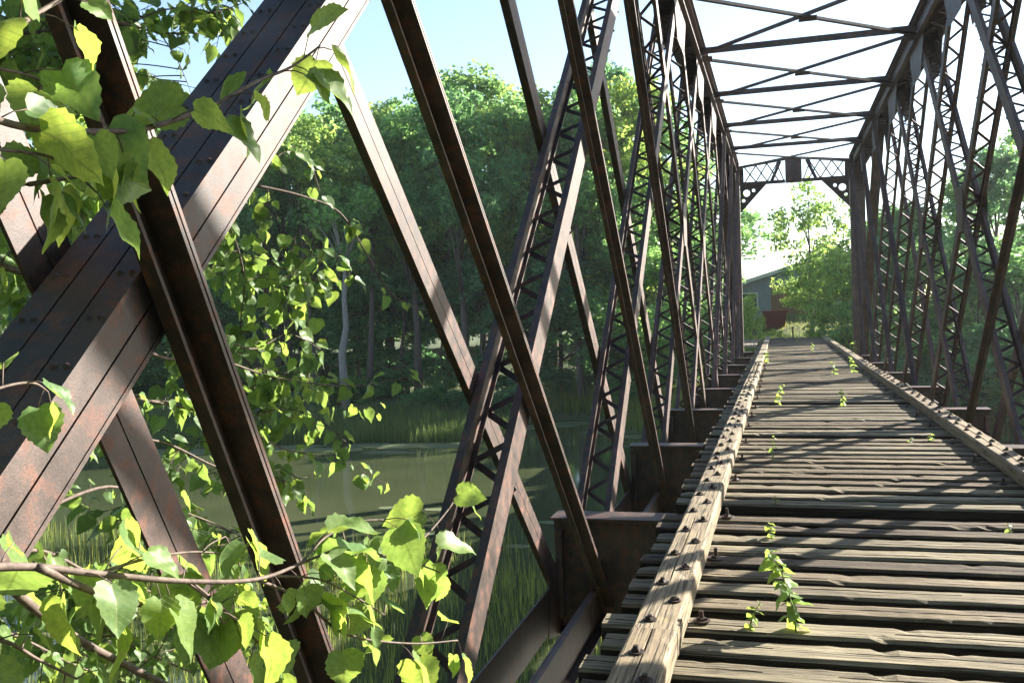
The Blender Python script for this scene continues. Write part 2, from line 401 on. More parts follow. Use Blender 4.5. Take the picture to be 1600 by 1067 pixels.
def gusset(s, k, top, w=.95):
    z0, z1 = (6.02, 6.745) if top else (-1.12, -.45)
    for d0, d1 in ((2.1205, 2.1245), (2.4655, 2.4690)):
        mb = MB(); y = YK[k]
        if top: pr = [(y-w, z1), (y-w, 6.62), (y-w*.55, z0), (y+w*.55, z0), (y+w, 6.62), (y+w, z1)]
        else: pr = [(y-.5, -1.0), (y-.44, -.62), (y-.22, z1), (y+.22, z1), (y+.44, -.62), (y+.5, -1.0), (y, z0)]
        mb.prism([(XC+s*d0, p, q) for p, q in pr], (s*(d1-d0), 0, 0)); bpart(mb, 'gusset_plate', STEEL)

for s in (-1, 1):
    for i in range(8):
        if i == 0: heavy_post(s, 'r', 0)
        elif i <= 4: laced(s, 'r', i)
        else: tension(s, i, ZB, i+2, ZT) if i < 7 else tension(s, 7, ZB, 9, ZT)
        if i == 7: heavy_post(s, 'd', 7)
        elif i >= 3: laced(s, 'd', i)
        elif i == 0: tension(s, 0, ZT, 2, ZB, 0., (.045, -.205), (.15, -.10))
        else: tension(s, i, ZT, i+2, ZB)
    tension(s, 0, ZT, 1, ZB, .004, (-.07, .015)); tension(s, 8, ZB, 9, ZT, .004)
    # vertical end posts
    for k in (0, 9):
        root = bempty('end_post')
        for d0, d1 in ((2.0, 2.018), (2.50, 2.518)):
            mb = MB(); mb.box(*sorted((XC+s*d0, XC+s*d1)), YK[k]-.19, YK[k]+.19, -1.0, 7.149); bpart(mb, 'side_plate', STEEL, root)
        for y0 in (YK[k]-.186, YK[k]+.172):
            mb = MB(); mb.box(*sorted((XC+s*2.02, XC+s*2.498)), y0, y0+.014, -1.0, 7.149); bpart(mb, 'cover_plate', STEEL, root)
    # chords
    y0, y1 = YK[0]-.3, YK[9]+.3
    root = bempty('top_chord')
    for name, d0, d1, z0, z1 in (('web_plate', 2.125, 2.139, 6.765, 7.150), ('web_plate', 2.4705, 2.4850, 6.765, 7.150),
                                 ('cover_plate', 1.995, 2.57, 7.152, 7.168), ('flange', 2.045, 2.139, 6.748, 6.762), ('flange', 2.4705, 2.565, 6.748, 6.762),
                                 ('flange', 2.045, 2.123, 7.120, 7.148), ('flange', 2.487, 2.565, 7.120, 7.148)):
        mb = MB(); mb.box(*sorted((XC+s*d0, XC+s*d1)), y0, y1, z0, z1); bpart(mb, name, STEEL, root)
    mb = MB()
    for j in range(int((y1-y0)/.36)):
        ya = y0+.2+j*.36; xa, xb = (2.16, 2.45) if j % 2 else (2.45, 2.16); lz = 6.730+(.008 if j % 2 else 0)
        mb.beam((XC+s*xa, ya, lz), (XC+s*xb, ya+.36, lz), (0, 0, 1), 0, .007, -.027, .027)
    bpart(mb, 'chord_lacing', STEEL, root, kind='stuff')
    root = bempty('bottom_chord')
    for name, d0, d1, z0, z1 in (('web_plate', 2.125, 2.139, -.955, -.62), ('web_plate', 2.4705, 2.4850, -.955, -.62),
                                 ('flange', 2.05, 2.139, -.969, -.957), ('flange', 2.4705, 2.56, -.969, -.957), ('flange', 2.087, 2.123, -.66, -.622)):
        mb = MB(); mb.box(*sorted((XC+s*d0, XC+s*d1)), y0, y1, z0, z1); bpart(mb, name, STEEL, root)
    for k in range(NP+1):
        gusset(s, k, True); gusset(s, k, False)
# splice plates where the laced struts cross at mid height
for s in (-1, 1):
    for k in (4, 5):
        y = YK[k]-.02+ (0 if k == 4 else 0); z = (ZB+ZT)/2
        for d0, d1 in ((2.1285, 2.138), (2.472, 2.481)):
            mb = MB(); w = .36
            mb.prism([(XC+s*d0, y+p, z+q) for p, q in ((-w*.55, -w), (w*.55, -w), (w*.75, -w*.6), (w*.75, w*.6), (w*.55, w), (-w*.55, w), (-w*.75, w*.6), (-w*.75, -w*.6))], (s*(d1-d0), 0, 0))
            bpart(mb, 'splice_plate', STEEL)
# floor beams
for k in range(NP+1):
    y = YK[k]; root = bempty('floor_beam'); xa, xb = XC-2.512, XC+2.512
    for name, dy0, dy1, z0, z1 in (('web', -.007, .007, -1.06, -.115), ('top_flange', -.15, .15, -.1135, -.098), ('bottom_flange', -.15, .15, -1.076, -1.0615),
                                   ('flange_angle', -.09, -.0085, -.130, -.115), ('flange_angle', -.02, -.0085, -.215, -.132), ('flange_angle', -.02, -.0085, -1.06, -.96)):
        mb = MB(); mb.box(xa, xb, y+dy0, y+dy1, z0, z1); bpart(mb, name, STEEL, root)
    for x in (xa+.02, XC-1.55, XC+1.55, xb-.08):
        mb = MB(); mb.box(x, x+.06, y-.10, y-.0085, -.957, -.218); bpart(mb, 'stiffener', STEEL, root)
    if k in (1, 2, 3, 4, 5):
        rv = MB()
        for x in np.arange(xa+.06, xb-.05, .13):
            for z in (-.175, -1.01):
                c = Vector((x, y-.0205, z)); rv.add([c+Vector(q) for q in ((.016, 0, 0), (0, 0, .016), (-.016, 0, 0), (0, 0, -.016), (0, -.012, 0))], [(0, 1, 4), (1, 2, 4), (2, 3, 4), (3, 0, 4)])
        for x in (xa+.14, XC-1.62, XC-1.42, XC+1.42, xb-.14):
            for z in np.arange(-.88, -.25, .11):
                c = Vector((x, y-.0085, z)); rv.add([c+Vector(q) for q in ((.016, 0, 0), (0, 0, .016), (-.016, 0, 0), (0, 0, -.016), (0, -.012, 0))], [(0, 1, 4), (1, 2, 4), (2, 3, 4), (3, 0, 4)])
        bpart(rv, 'rivets', STEEL, root, kind='stuff')
# stringers between the floor beams
for k in range(NP):
    for x in (XC-.78, XC+.78):
        root = bempty('stringer'); ya, yb = YK[k]+.12, YK[k+1]-.12
        for name, dx, z0, z1 in (('web', .006, -.88, -.224), ('flange', .11, -.222, -.207), ('flange', .11, -.896, -.882)):
            mb = MB(); mb.box(x-dx, x+dx, ya, yb, z0, z1); bpart(mb, name, STEEL, root)
# top lateral bracing
for k in range(1, NP):
    mb = MB(); mb.box(XC-2.12, XC+2.12, YK[k]-.05, YK[k]+.05, 7.005, 7.118); bpart(mb, 'cross_strut', STEEL)
for k in range(0, NP):
    for sgn, z0, z1 in ((1, 6.895, 6.945), (-1, 6.948, 7.0)):
        mb = MB(); a = (XC-sgn*2.10, YK[k]+.08, 0); b = (XC+sgn*2.10, YK[k+1]-.08, 0)
        mb.beam(a, b, (0, 0, 1), z0, z1, -.04, .04); bpart(mb, 'lateral_rod', STEEL)
    mb = MB(); ym = (YK[k]+YK[k+1])/2; mb.box(XC-.16, XC+.16, ym-.16, ym+.16, 6.878, 6.890); bpart(mb, 'lateral_plate', STEEL)
    for s in (-1, 1):
        mb = MB(); mb.box(*sorted((XC+s*1.86, XC+s*2.118)), YK[k+1]-.2, YK[k+1]+.2, 6.878, 6.889); bpart(mb, 'lateral_plate', STEEL)

def holed_plate(name, outer, holes, y, thick, parent):
    cu = bpy.data.curves.new(name, 'CURVE'); cu.dimensions = '2D'; cu.fill_mode = 'BOTH'; cu.extrude = thick/2
    def sp(pts):
        q = cu.splines.new('POLY'); q.points.add(len(pts)-1); q.use_cyclic_u = True
        for i, (x, z) in enumerate(pts): q.points[i].co = (x, z, 0, 1)
    sp(outer)
    for cx, cz, r in holes: sp([(cx+r*math.cos(2*math.pi*i/20), cz+r*math.sin(2*math.pi*i/20)) for i in range(20)])
    o = bpy.data.objects.new('tmp', cu); COL.objects.link(o); dg = bpy.context.evaluated_depsgraph_get(); dg.update()
    me = bpy.data.meshes.new_from_object(o.evaluated_get(dg)); bpy.data.objects.remove(o, do_unlink=True)
    me.transform(Matrix(((1, 0, 0, 0), (0, 0, -1, y), (0, 1, 0, 0), (0, 0, 0, 1)))); me.materials.clear(); me.materials.append(STEEL)
    p = link(name, me, parent); return p
for k in (0, 9):
    y = YK[k]; root = bempty('portal_frame'); zb0, zb1 = 6.30, 6.42; hw = 1.995
    zt_end, zt_mid = 7.00, 7.20
    for s in (-1, 1):
        mb = MB(); mb.beam((XC+s*hw, y, zt_end), (XC+s*.30, y, zt_mid), (0, 1, 0), -.06, .06, -.045, .045)
        bpart(mb, 'top_bar', STEEL, root)
        mb = MB(); mb.box(*sorted((XC+s*hw, XC+s*.31)), y-.06, y+.06, zb0, zb1); bpart(mb, 'bottom_bar', STEEL, root)
        mb = MB(); mb.box(*sorted((XC+s*hw, XC+s*(hw-.16))), y-.05, y+.05, zb1+.001, zt_end-.05); bpart(mb, 'end_plate', STEEL, root)
        xs = np.linspace(hw-.20, .55, 4)
        for j in range(3):
            for fl in (0, 1):
                x0, x1 = (xs[j], xs[j+1]) if fl == 0 else (xs[j+1], xs[j])
                zt0 = zt_end+(zt_mid-zt_end)*(hw-x1)/(hw-.3)-.04
                mb = MB(); mb.beam((XC+s*x0, y, zb1-.01), (XC+s*x1, y, zt0), (0, 1, 0), .004+.012*fl, .012+.012*fl, -.024, .024); bpart(mb, 'lattice_bar', STEEL, root)
        mb = MB(); mb.beam((XC+s*.80, y, zb1-.01), (XC+s*.48, y, zt_mid-.07), (0, 1, 0), -.02, .0, -.06, .06); bpart(mb, 'brace_bar', STEEL, root)
        mb = MB(); mb.beam((XC+s*.62, y, zt_mid-.10), (XC+s*.36, y, zb1-.01), (0, 1, 0), .03, .04, -.022, .022); bpart(mb, 'lattice_bar', STEEL, root)
        outer = [(XC+s*1.985, zb0-.001), (XC+s*1.0, zb0-.001), (XC+s*1.985, zb0-1.05)]
        holes = [(XC+s*1.74, zb0-.30, .13), (XC+s*1.48, zb0-.21, .062), (XC+s*1.86, zb0-.58, .062)]
        o = holed_plate('knee_brace', outer, holes, y, .02, root)
    mb = MB(); mb.box(XC-.30, XC+.30, y-.07, y+.07, zb0-.005, zt_mid+.05); bpart(mb, 'centre_plate', STEEL, root)

# ------------------------------------------------------------------ timber deck
def rough_beam(name, L, W, H, segs, jit, mat, axis, seed, smooth=False, chip=0.):
    """weathered timber along x (axis 0) or y (axis 1), centred in length and width, top at z=0"""
    rg = np.random.RandomState(seed); b = .014
    cc = rg.uniform(-W*.22, W*.22)
    prof = [(-W/2+b, -H), (W/2-b, -H), (W/2, -H+b), (W/2, -b*1.2), (W/2-b*1.2, 0), (cc+.006, 0), (cc, 0), (cc-.006, 0), (-W/2+b*1.2, 0), (-W/2, -b*1.2), (-W/2, -H+b)]
    runs = np.zeros(segs+1)
    for _ in range(3 if segs > 20 else 0):
        k0 = rg.randint(0, segs-6); ln_ = rg.randint(5, 18); runs[k0:k0+ln_] = rg.uniform(.012, .03)
    V = []; n = len(prof); drift = rg.normal(0, 1, (segs+1, 3))
    for k in range(3): drift = (np.roll(drift, 1, 0)+drift*2+np.roll(drift, -1, 0))/4
    for i in range(segs+1):
        x = -L/2+L*i/segs
        ch = [0]*n
        for j in range(n):
            ch[j] = rg.normal(0, jit)
        if chip and rg.rand() < chip:
            sidej = 4 if rg.rand() < .5 else 8; ch[sidej] = -abs(rg.normal(.009, .008)); 
        for j, (w, h) in enumerate(prof):
            ww = w+(0 if j in (5, 6, 7) else ch[j]*(.5 if j in (3, 9, 2, 10) else .9)*np.sign(w if w else 1))+drift[i, 0]*jit*(.8 if j not in (5, 6, 7) else 3); hh = h+(ch[j]*.6 if j in (4, 5, 7, 8) else 0)+drift[i, 1]*jit-(runs[i] if j == 6 else 0)
            V.append((x, ww, hh) if axis == 0 else (ww, x, hh))
    Fs = []
    for i in range(segs):
        for j in range(n): Fs.append((i*n+j, i*n+(j+1) % n, (i+1)*n+(j+1) % n, (i+1)*n+j))
    Fs.append(tuple(range(n))); Fs.append(tuple(segs*n+j for j in range(n)))
    mb = MB(); mb.v = V; mb.f = Fs; me = mb.mesh(name, mat, smooth)
    if mat is TIEW:                                   # side shade painted in as dark creosoted wood, weathered top
        me.materials.append(CREO_SHADE)
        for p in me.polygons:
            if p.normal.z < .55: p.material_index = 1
    return me
TX0, TX1 = -.90, 2.33
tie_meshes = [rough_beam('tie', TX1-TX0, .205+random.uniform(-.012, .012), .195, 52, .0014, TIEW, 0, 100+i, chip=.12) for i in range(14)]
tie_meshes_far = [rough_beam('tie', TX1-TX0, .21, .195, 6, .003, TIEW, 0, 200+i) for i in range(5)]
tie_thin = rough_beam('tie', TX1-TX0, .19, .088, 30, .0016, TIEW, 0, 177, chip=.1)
def place(name, me, parent_name_obj, loc, rot=(0, 0, 0)):
    o = link(name, me, parent_name_obj, loc, rot); o.matrix_parent_inverse = PINV.get(parent_name_obj.name, Matrix.Identity(4)); return o
tie_y = []; y = -1.05; rg = random.Random(3)
while y < 50.5:
    if min(abs(y-q) for q in YK) > .15: tie_y.append(y)
    y += .311+rg.uniform(-.012, .012)
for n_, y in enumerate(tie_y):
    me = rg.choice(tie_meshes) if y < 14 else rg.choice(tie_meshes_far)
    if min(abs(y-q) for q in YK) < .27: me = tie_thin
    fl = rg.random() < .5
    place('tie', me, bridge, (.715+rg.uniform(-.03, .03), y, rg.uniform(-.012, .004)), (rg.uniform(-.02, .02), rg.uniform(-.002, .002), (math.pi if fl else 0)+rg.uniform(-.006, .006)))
# bolts
def bolt_mesh(name, r, nut, stub, rg):
    mb = MB(); n = 14
    mb.prism([(r*math.cos(2*math.pi*i/n), r*math.sin(2*math.pi*i/n), 0) for i in range(n)], (.002, 0, .007))
    mb.prism([(nut*math.cos(math.pi/4+math.pi/2*i), nut*math.sin(math.pi/4+math.pi/2*i), .0075) for i in range(4)], (.002, .003, .012))
    if stub: mb.prism([(.012*math.cos(2*math.pi*i/8), .012*math.sin(2*math.pi*i/8), .0205) for i in range(8)], (.003, 0, stub))
    return mb.mesh(name, BOLT)
GB = [bolt_mesh('bolt', .036, .022, .012, rg), bolt_mesh('bolt', .033, .024, .006, rg)]
HB = [bolt_mesh('hook_bolt', .048, .026, .05, rg), bolt_mesh('hook_bolt', .045, .028, .035, rg)]
GH = .126
GL = [(-.710, .22), (1.945, .21)]
for gi, (x0, w) in enumerate(GL):
    ys = [-1.1, 4.33, 9.6, 14.9, 20.2, 25.5, 30.8, 36.1, 42.0, 49.8]
    if gi: ys = [-1.1, 3.1, 8.4, 13.7, 19.0, 24.3, 29.6, 34.9, 42.0, 49.8]
    for j, (a, b) in enumerate(zip(ys[:-1], ys[1:])):
        wj = w+(.0 if j else .0); dx = rg.uniform(-.006, .006)
        me = rough_beam('guard_timber', b-a-.006, wj, GH+.01, max(8, int((b-a)*(9 if a < 14 else 3))), .0016, GUARDW, 1, 300+gi*20+j, chip=.16 if a < 14 else .05)
        g = place('guard_timber', me, bridge, (x0+wj/2+dx, (a+b)/2, GH+rg.uniform(-.006, .006)))
        gz = g.location.z
        # bolts: sub-parts of the timber
        bi = 0; y = a+.12
        while y < b-.06:
            ox = (.042 if bi % 2 else -.038)+rg.uniform(-.012, .012)
            if y < 26:
                bo = link('bolt', rg.choice(GB), g, (ox, y-(a+b)/2, .0015), (rg.uniform(-.1, .1), rg.uniform(-.1, .1), rg.uniform(0, 6)))
            y += .311; bi += 1
for n_, y in enumerate(tie_y):
    if n_ % 4 == 1 and y < 30:
        for x in (-.425+rg.uniform(-.015, .015), 1.83+rg.uniform(-.015, .015)):
            place('hook_bolt', rg.choice(HB), bridge, (x, y, .001), (rg.uniform(-.08, .08), rg.uniform(-.08, .08), rg.uniform(0, 6)))
# side walkway boards of the approach beyond the portal
for i in range(5):
    me = rough_beam('walkway_board', 9.5, .17, .05, 8, .003, GUARDW, 1, 500+i)
    place('walkway_board', me, bridge, (-1.82+i*.185, 44.2, .02))

# abutments
CONC = mat_plain('old_concrete', (.20, .19, .17), (.36, .34, .31), 3, .9, .5, .02)
for nm, ya, yb, lab in (('abutment', 38.15, 39.6, 'grey concrete abutment under the far end of the truss bridge'), ('abutment', -2.4, -1.15, 'grey concrete abutment under the near end of the truss bridge')):
    r0 = empty(nm, (XC, (ya+yb)/2, -5.6)); tag(r0, lab, 'abutment')
    inv = Matrix.Translation(r0.location).inverted()
    for pn, z0, z1, g in (('footing', -5.6, -1.3, .25), ('bearing_seat', -1.298, -1.085, 0)):
        mb = MB(); mb.box(XC-3.1-g, XC+3.1+g, ya-(g if ya > 0 else 0)-(.6 if pn == 'bearing_seat' and ya > 0 else 0), yb+(g if ya < 0 else 0)+(.3 if pn == 'bearing_seat' and ya < 0 else 0), z0, z1)
        o = mb.build(pn, CONC, r0); o.matrix_parent_inverse = inv
#PART3
# ------------------------------------------------------------------ trees of the far banks
def at(px, Y, py=480.):
    r = ray(px, py); return r[0]/r[1]*Y, EYE+r[2]/r[1]*Y
def leaf_cloud(rs, C, rad, per, size, flat=.75, out=None):
    """diamond leaves scattered round cluster centres C; returns V, F"""
    n = len(C)*per; idx = np.repeat(np.arange(len(C)), per)
    d = rs.normal(0, 1, (n, 3)); d /= np.linalg.norm(d, axis=1)[:, None]+1e-9
    rr = rad[idx]*(rs.rand(n)**.45)
    pos = C[idx]+d*rr[:, None]*np.array([1, 1, flat])
    nrm = d*.7+rs.normal(0, .75, (n, 3))+np.array([0, 0, .55]); nrm /= np.linalg.norm(nrm, axis=1)[:, None]
    t = np.cross(nrm, rs.normal(0, 1, (n, 3))); t /= np.linalg.norm(t, axis=1)[:, None]+1e-9; b = np.cross(nrm, t)
    s = size*(.6+.8*rs.rand(n))[:, None]
    V = np.stack([pos-t*s*.6, pos+b*s*.36+nrm*s*.08, pos+t*s*.6, pos-b*s*.36+nrm*s*.08], 1).reshape(-1, 3)
    return V, np.arange(n*4).reshape(n, 4)
def tree_meshes(seed, H, Rr, nclu, per, size, base=.28, matl=0, trunk_r=.22, lean=0., crad=(.7, 1.3), bark=None):
    rs = np.random.RandomState(seed); rg = random.Random(seed)
    # crown envelope: several overlapping lobes make an uneven outline
    lobes = []
    for i in range(9):
        a = rs.rand()*6.28; h = base+(.92-base)*rs.rand(); w = math.sin(math.pi*min(1, max(.08, (h-base)/(1-base))**.8))
        lobes.append((math.cos(a)*Rr*.55*w, math.sin(a)*Rr*.55*w, H*h, Rr*(.36+.30*rs.rand())*(.55+.5*w)))
    lobes.append((0, 0, H*.88, Rr*.42))
    C = []
    while len(C) < nclu:
        l = lobes[rs.randint(len(lobes))]; d = rs.normal(0, 1, 3); d /= np.linalg.norm(d); r = l[3]*(.55+.5*rs.rand()**.6)
        p = np.array(l[:3])+d*r*np.array([1, 1, .8])
        if H*base*.75 < p[2] < H*1.02: C.append(p)
    C = np.array(C); rad = crad[0]+(crad[1]-crad[0])*rs.rand(len(C))
    V, Fc = leaf_cloud(rs, C, rad, per, size)
    crown = np_mesh('crown', V, Fc, CROWN[matl])
    mb = MB(); n = 7; pts = [(lean*H*(i/n)**1.5+rs.normal(0, .08), rs.normal(0, .08), H*.80*i/n-.3*(i == 0)) for i in range(n+1)]
    mb.tube(pts, [trunk_r*(1.15-.95*i/n) for i in range(n+1)], 8)
    for j in range(16):
        c = C[rs.randint(len(C))]; i0 = min(n-1, max(2, int(c[2]/(H*.80)*n*.75))); p0 = np.array(pts[i0]); md = (p0+c)/2+np.array([0, 0, .35])
        mb.tube([p0, md, c], [trunk_r*.42*(1-.07*i0), trunk_r*.22, .02], 5)
    return crown, mb.mesh('trunk', bark or BARK, True)
KIND = {
    'tall': [tree_meshes(11+i, 18, rr_, 185, 95, .24, bb_, mm_, crad=(.45, 1.0)) for i, (rr_, bb_, mm_) in enumerate(((4.6, .26, 0), (4.2, .30, 2), (5.0, .22, 1), (4.4, .28, 0)))],
    'airy': [tree_meshes(21, 12, 4.2, 90, 60, .26, .30, 2, crad=(.5, 1.0), trunk_r=.16), tree_meshes(22, 12, 3.8, 100, 60, .26, .25, 0, crad=(.5, 1.0), trunk_r=.16)],
    'mid': [tree_meshes(31, 9, 3.2, 105, 95, .21, .10, 0, trunk_r=.13, crad=(.45, .9)), tree_meshes(32, 9, 3.0, 105, 95, .21, .12, 1, trunk_r=.13, crad=(.45, .9))],
    'shrub': [tree_meshes(41, 3.2, 1.9, 46, 95, .17, .04, 1, trunk_r=.05, crad=(.35, .65)), tree_meshes(42, 3.2, 2.0, 46, 95, .17, .04, 0, trunk_r=.05, crad=(.35, .65))],
}
KIND['lawn'] = [tree_meshes(51, 7, 3.3, 80, 85, .20, .34, 2, trunk_r=.10, crad=(.5, .9))]
KIND['bright'] = [tree_meshes(61, 6, 2.7, 62, 62, .19, .06, 2, trunk_r=.08, crad=(.45, .85)), tree_meshes(62, 6, 2.5, 60, 62, .19, .08, 2, trunk_r=.08, crad=(.45, .85))]
HT = {'bright': 6., 'lawn': 7., 'tall': 18., 'airy': 12., 'mid': 9., 'shrub': 3.2}
trng = random.Random(5)
def tree(kind, x, y, h, label, group, name='tree', var=None, wide=1.0, cat='tree', zoff=0.):
    z = float(ground_z(np.array([x]), np.array([y]))[0])-.05+zoff
    cr, tk = KIND[kind][var if var is not None else trng.randrange(len(KIND[kind]))]
    e = empty(name, (x, y, z)); tag(e, label, cat, group)
    s = h/HT[kind]; w = s*wide*trng.uniform(.92, 1.1); rz = trng.uniform(0, 6.28)
    for nm, me in (('crown', cr), ('trunk', tk)): link(nm, me, e, (0, 0, 0), (0, 0, rz), (w, w, s))
    return e
def tree_px(kind, px, Y, top_py, label, group, **kw):
    x, _ = at(px, Y); zt = at(px, Y, top_py)[1]
    g = float(ground_z(np.array([x]), np.array([Y]))[0])
    return tree(kind, x, Y, max(1.5, (zt-g)/.97), label, group, **kw)
G1 = 'tall trees of the wood on the far bank'
L1 = 'tall leafy green tree in the wood behind the pond'
for px, top, Y in ((150, 190, 60), (215, 215, 58), (290, 200, 61), (365, 175, 60), (440, 160, 62), (505, 150, 59), (560, 158, 63), (612, 168, 60), (655, 140, 64), (702, 128, 61),
                   (755, 104, 63), (812, 138, 60), (868, 150, 62), (918, 124, 60), (962, 98, 62), (1010, 118, 60), (1050, 165, 62), (1092, 215, 63)):
    tree_px('tall', px, Y, top, L1, G1, wide=1.0)
for px, top, Y in ((180, 150, 75), (330, 170, 76), (470, 175, 78), (590, 175, 76), (725, 150, 78), (850, 170, 75), (985, 150, 76)):
    tree_px('tall', px, Y, top, 'tall tree of the second row, its top showing between nearer crowns behind the pond', 'second row of the wood behind the pond', wide=1.15)
for i in range(22):
    tree_px('mid', -20+i*52, 82+trng.uniform(-2, 3), 330+trng.uniform(-40, 40), 'bushy tree deep in the wood behind the pond', 'trees deep in the wood behind the pond', wide=1.6)
KIND['stem'] = [tree_meshes(71, 18, 3.8, 120, 85, .22, .50, 0, trunk_r=.24, crad=(.45, .95)), tree_meshes(72, 18, 3.4, 110, 85, .22, .56, 2, trunk_r=.20, lean=.05, crad=(.45, .95))]; HT['stem'] = 18.
for px, top, Y in ((415, 190, 53), (448, 175, 55), (488, 165, 52), (575, 190, 54), (648, 175, 55), (722, 150, 54), (838, 170, 57), (905, 150, 56)):
    tree_px('stem', px, Y, top, 'tall tree with a bare dark lower trunk at the edge of the wood', 'bare stemmed trees at the edge of the wood')
G2 = 'lower bushy trees along the far shore'
for i, (px, top, Y) in enumerate(((120, 420, 51), (195, 450, 52), (270, 400, 54), (345, 440, 53), (560, 440, 57), (630, 420, 56), (690, 440, 57), (750, 400, 56), (815, 420, 59), (870, 380, 58), (930, 400, 58), (985, 360, 57), (1035, 400, 55), (1085, 390, 52))):
    tree_px('mid', px, Y, top, 'lower bushy green tree at the shore in front of the tall wood', G2, wide=1.25)
G3 = 'dark shrubs at the water edge of the far shore'
for i in range(27):
    px = 60+i*37+trng.uniform(-10, 10); Y = 52+trng.uniform(-1, 3) if px < 780 else (57+trng.uniform(-1, 1.5) if px < 980 else 54-(px-980)*.055)
    tree_px('shrub', px, Y, 600+trng.uniform(-30, 25), 'dense dark shrub overhanging the far shore of the pond', G3, name='shrub', cat='shrub', wide=1.5)
# pale trunk standing out among the dark trees
me_c, me_t = tree_meshes(77, 14, 2.6, 40, 60, .26, .62, 0, trunk_r=.24, lean=.05, bark=PALEBARK)
x, _ = at(532, 50.5); g = float(ground_z(np.array([x]), np.array([50.5]))[0])
e = empty('tree', (x, 50.5, g-.05)); tag(e, 'slim tree with a pale bare trunk in front of the dark wood', 'tree')
link('crown', me_c, e); link('trunk', me_t, e)
# right of the bridge
G4 = 'trees beyond the right hand truss'
for px, top, Y, k, w in ((1365, 380, 52, 'mid', 1.2), (1405, 330, 56, 'mid', 1.2), (1440, 385, 50, 'mid', 1.3), (1475, 330, 60, 'airy', 1.1), (1520, 265, 62, 'tall', .9), (1560, 235, 58, 'tall', .9), (1605, 200, 60, 'tall', 1.0),
                         (1640, 230, 54, 'tall', 1.0), (1700, 260, 56, 'tall', 1.0), (1530, 420, 49, 'mid', 1.3), (1590, 400, 48, 'mid', 1.4), (1760, 280, 60, 'tall', 1.0)):
    tree_px(k, px, Y, top, 'bright green tree seen through the right hand truss', G4, wide=w)
for i in range(12):
    px = 1385+i*24; tree_px('shrub', px, 46+trng.uniform(-.5, 2), 545+trng.uniform(-25, 25), 'low dark shrub on the bank under the right hand truss', 'shrubs under the right hand truss', name='shrub', cat='shrub', wide=1.6)
# unseen trees added behind and beside the viewpoint to block sky light
for x, y, h in ((-9, -3, 15), (-13, 1, 16), (-17, -4, 18), (-22, 2, 17), (-8, -9, 17), (-3, -13, 18), (3, -12, 17), (9, -8, 16), (13, -3, 14), (-14, -11, 19), (18, -9, 17), (-28, -5, 18), (-36, 1, 18), (1, -20, 20), (-9, -19, 20), (11, -17, 19)):
    tree('tall', x, y, h, 'unseen tall tree added behind the viewpoint to block sky light', 'unseen trees added on the near bank to block sky light')
# framed by the portal
tree_px('airy', 1268, 57, 286, 'airy young tree framed by the far portal, sky showing through its crown', None, var=0, wide=.95)
tree_px('bright', 1318, 51, 372, 'dense bright green tree just beyond the right portal post', None, var=0, wide=.85)
tree_px('lawn', 1268, 60, 402, 'rounded green tree in front of the grey house', None, var=0, wide=.95)
tree_px('bright', 1326, 47.5, 470, 'leafy bush beside the right end of the deck', None, name='shrub', cat='shrub', var=1, wide=.9)
tree_px('bright', 1172, 49.5, 462, 'yellow green bush beside the left portal post', None, name='shrub', cat='shrub', var=1, wide=.55)
for i, (px, Y) in enumerate(((1192, 52.5), (1214, 52.0), (1262, 52.5), (1282, 51.8))):
    tree_px('bright', px, Y, 512+trng.uniform(-3, 3), 'low sunlit weeds at the edge of the lawn past the deck end', 'low weeds past the deck end', name='weed_clump', cat='weeds', wide=.9)

# ------------------------------------------------------------------ reeds and grass
def blades(rs, X, Y, Z, h, w, lean=.22):
    n = len(X); a = rs.rand(n)*6.28; dx, dy = np.cos(a), np.sin(a); la = rs.rand(n)*6.28; ll = lean*rs.rand(n)
    hh = h*(.45+.75*rs.rand(n)); b = np.stack([X, Y, Z], 1); sx = np.stack([dx*w/2, dy*w/2, np.zeros(n)], 1)
    m1 = b+np.stack([np.cos(la)*ll*hh*.35, np.sin(la)*ll*hh*.35, hh*.55], 1); tip = b+np.stack([np.cos(la)*ll*hh, np.sin(la)*ll*hh, hh], 1)
    V = np.stack([b-sx, b+sx, m1+sx*.8, tip, m1-sx*.8], 1).reshape(-1, 3); i = np.arange(n)*5
    F3 = np.concatenate([np.stack([i, i+1, i+2], 1), np.stack([i, i+2, i+4], 1), np.stack([i+4, i+2, i+3], 1)])
    return V, F3
def scatter(rs, n, fn):
    X, Y = fn(n); return X, Y
rs = np.random.RandomState(9)
def reed_bed(name, X, Y, h, w, label, cat='reeds', mat=None):
    Z = np.maximum(ground_z(X, Y), WZ)-.05; V, F3 = blades(rs, X, Y, Z, h, w)
    tag(link(name, np_mesh(name, V, F3, mat or REED)), label, cat, kind='stuff')
# far strip
n = 26000; X = rs.uniform(-44, -13.8, n); Y = np.interp(X, [-60, -28.5, -21, -15.5, -13], [36, 40.7, 43.2, 43.4, 46])+rs.rand(n)**1.3*7+rs.normal(0, .15, n)-.25
reed_bed('reeds', X, Y, .85, .03, 'sunlit green reeds along the far shore of the pond')
n = 9000; X = rs.uniform(-15, 16, n); Y = np.interp(X, [-15, -10, -5.2, -2.6, 4.2, 7.5, 14, 20], [54.5, 53, 43.5, 38.6, 38.6, 44, 47, 47])+rs.rand(n)*4-.3
reed_bed('reeds', X, Y, 1.0, .035, 'green bank grass round the far end of the bridge')
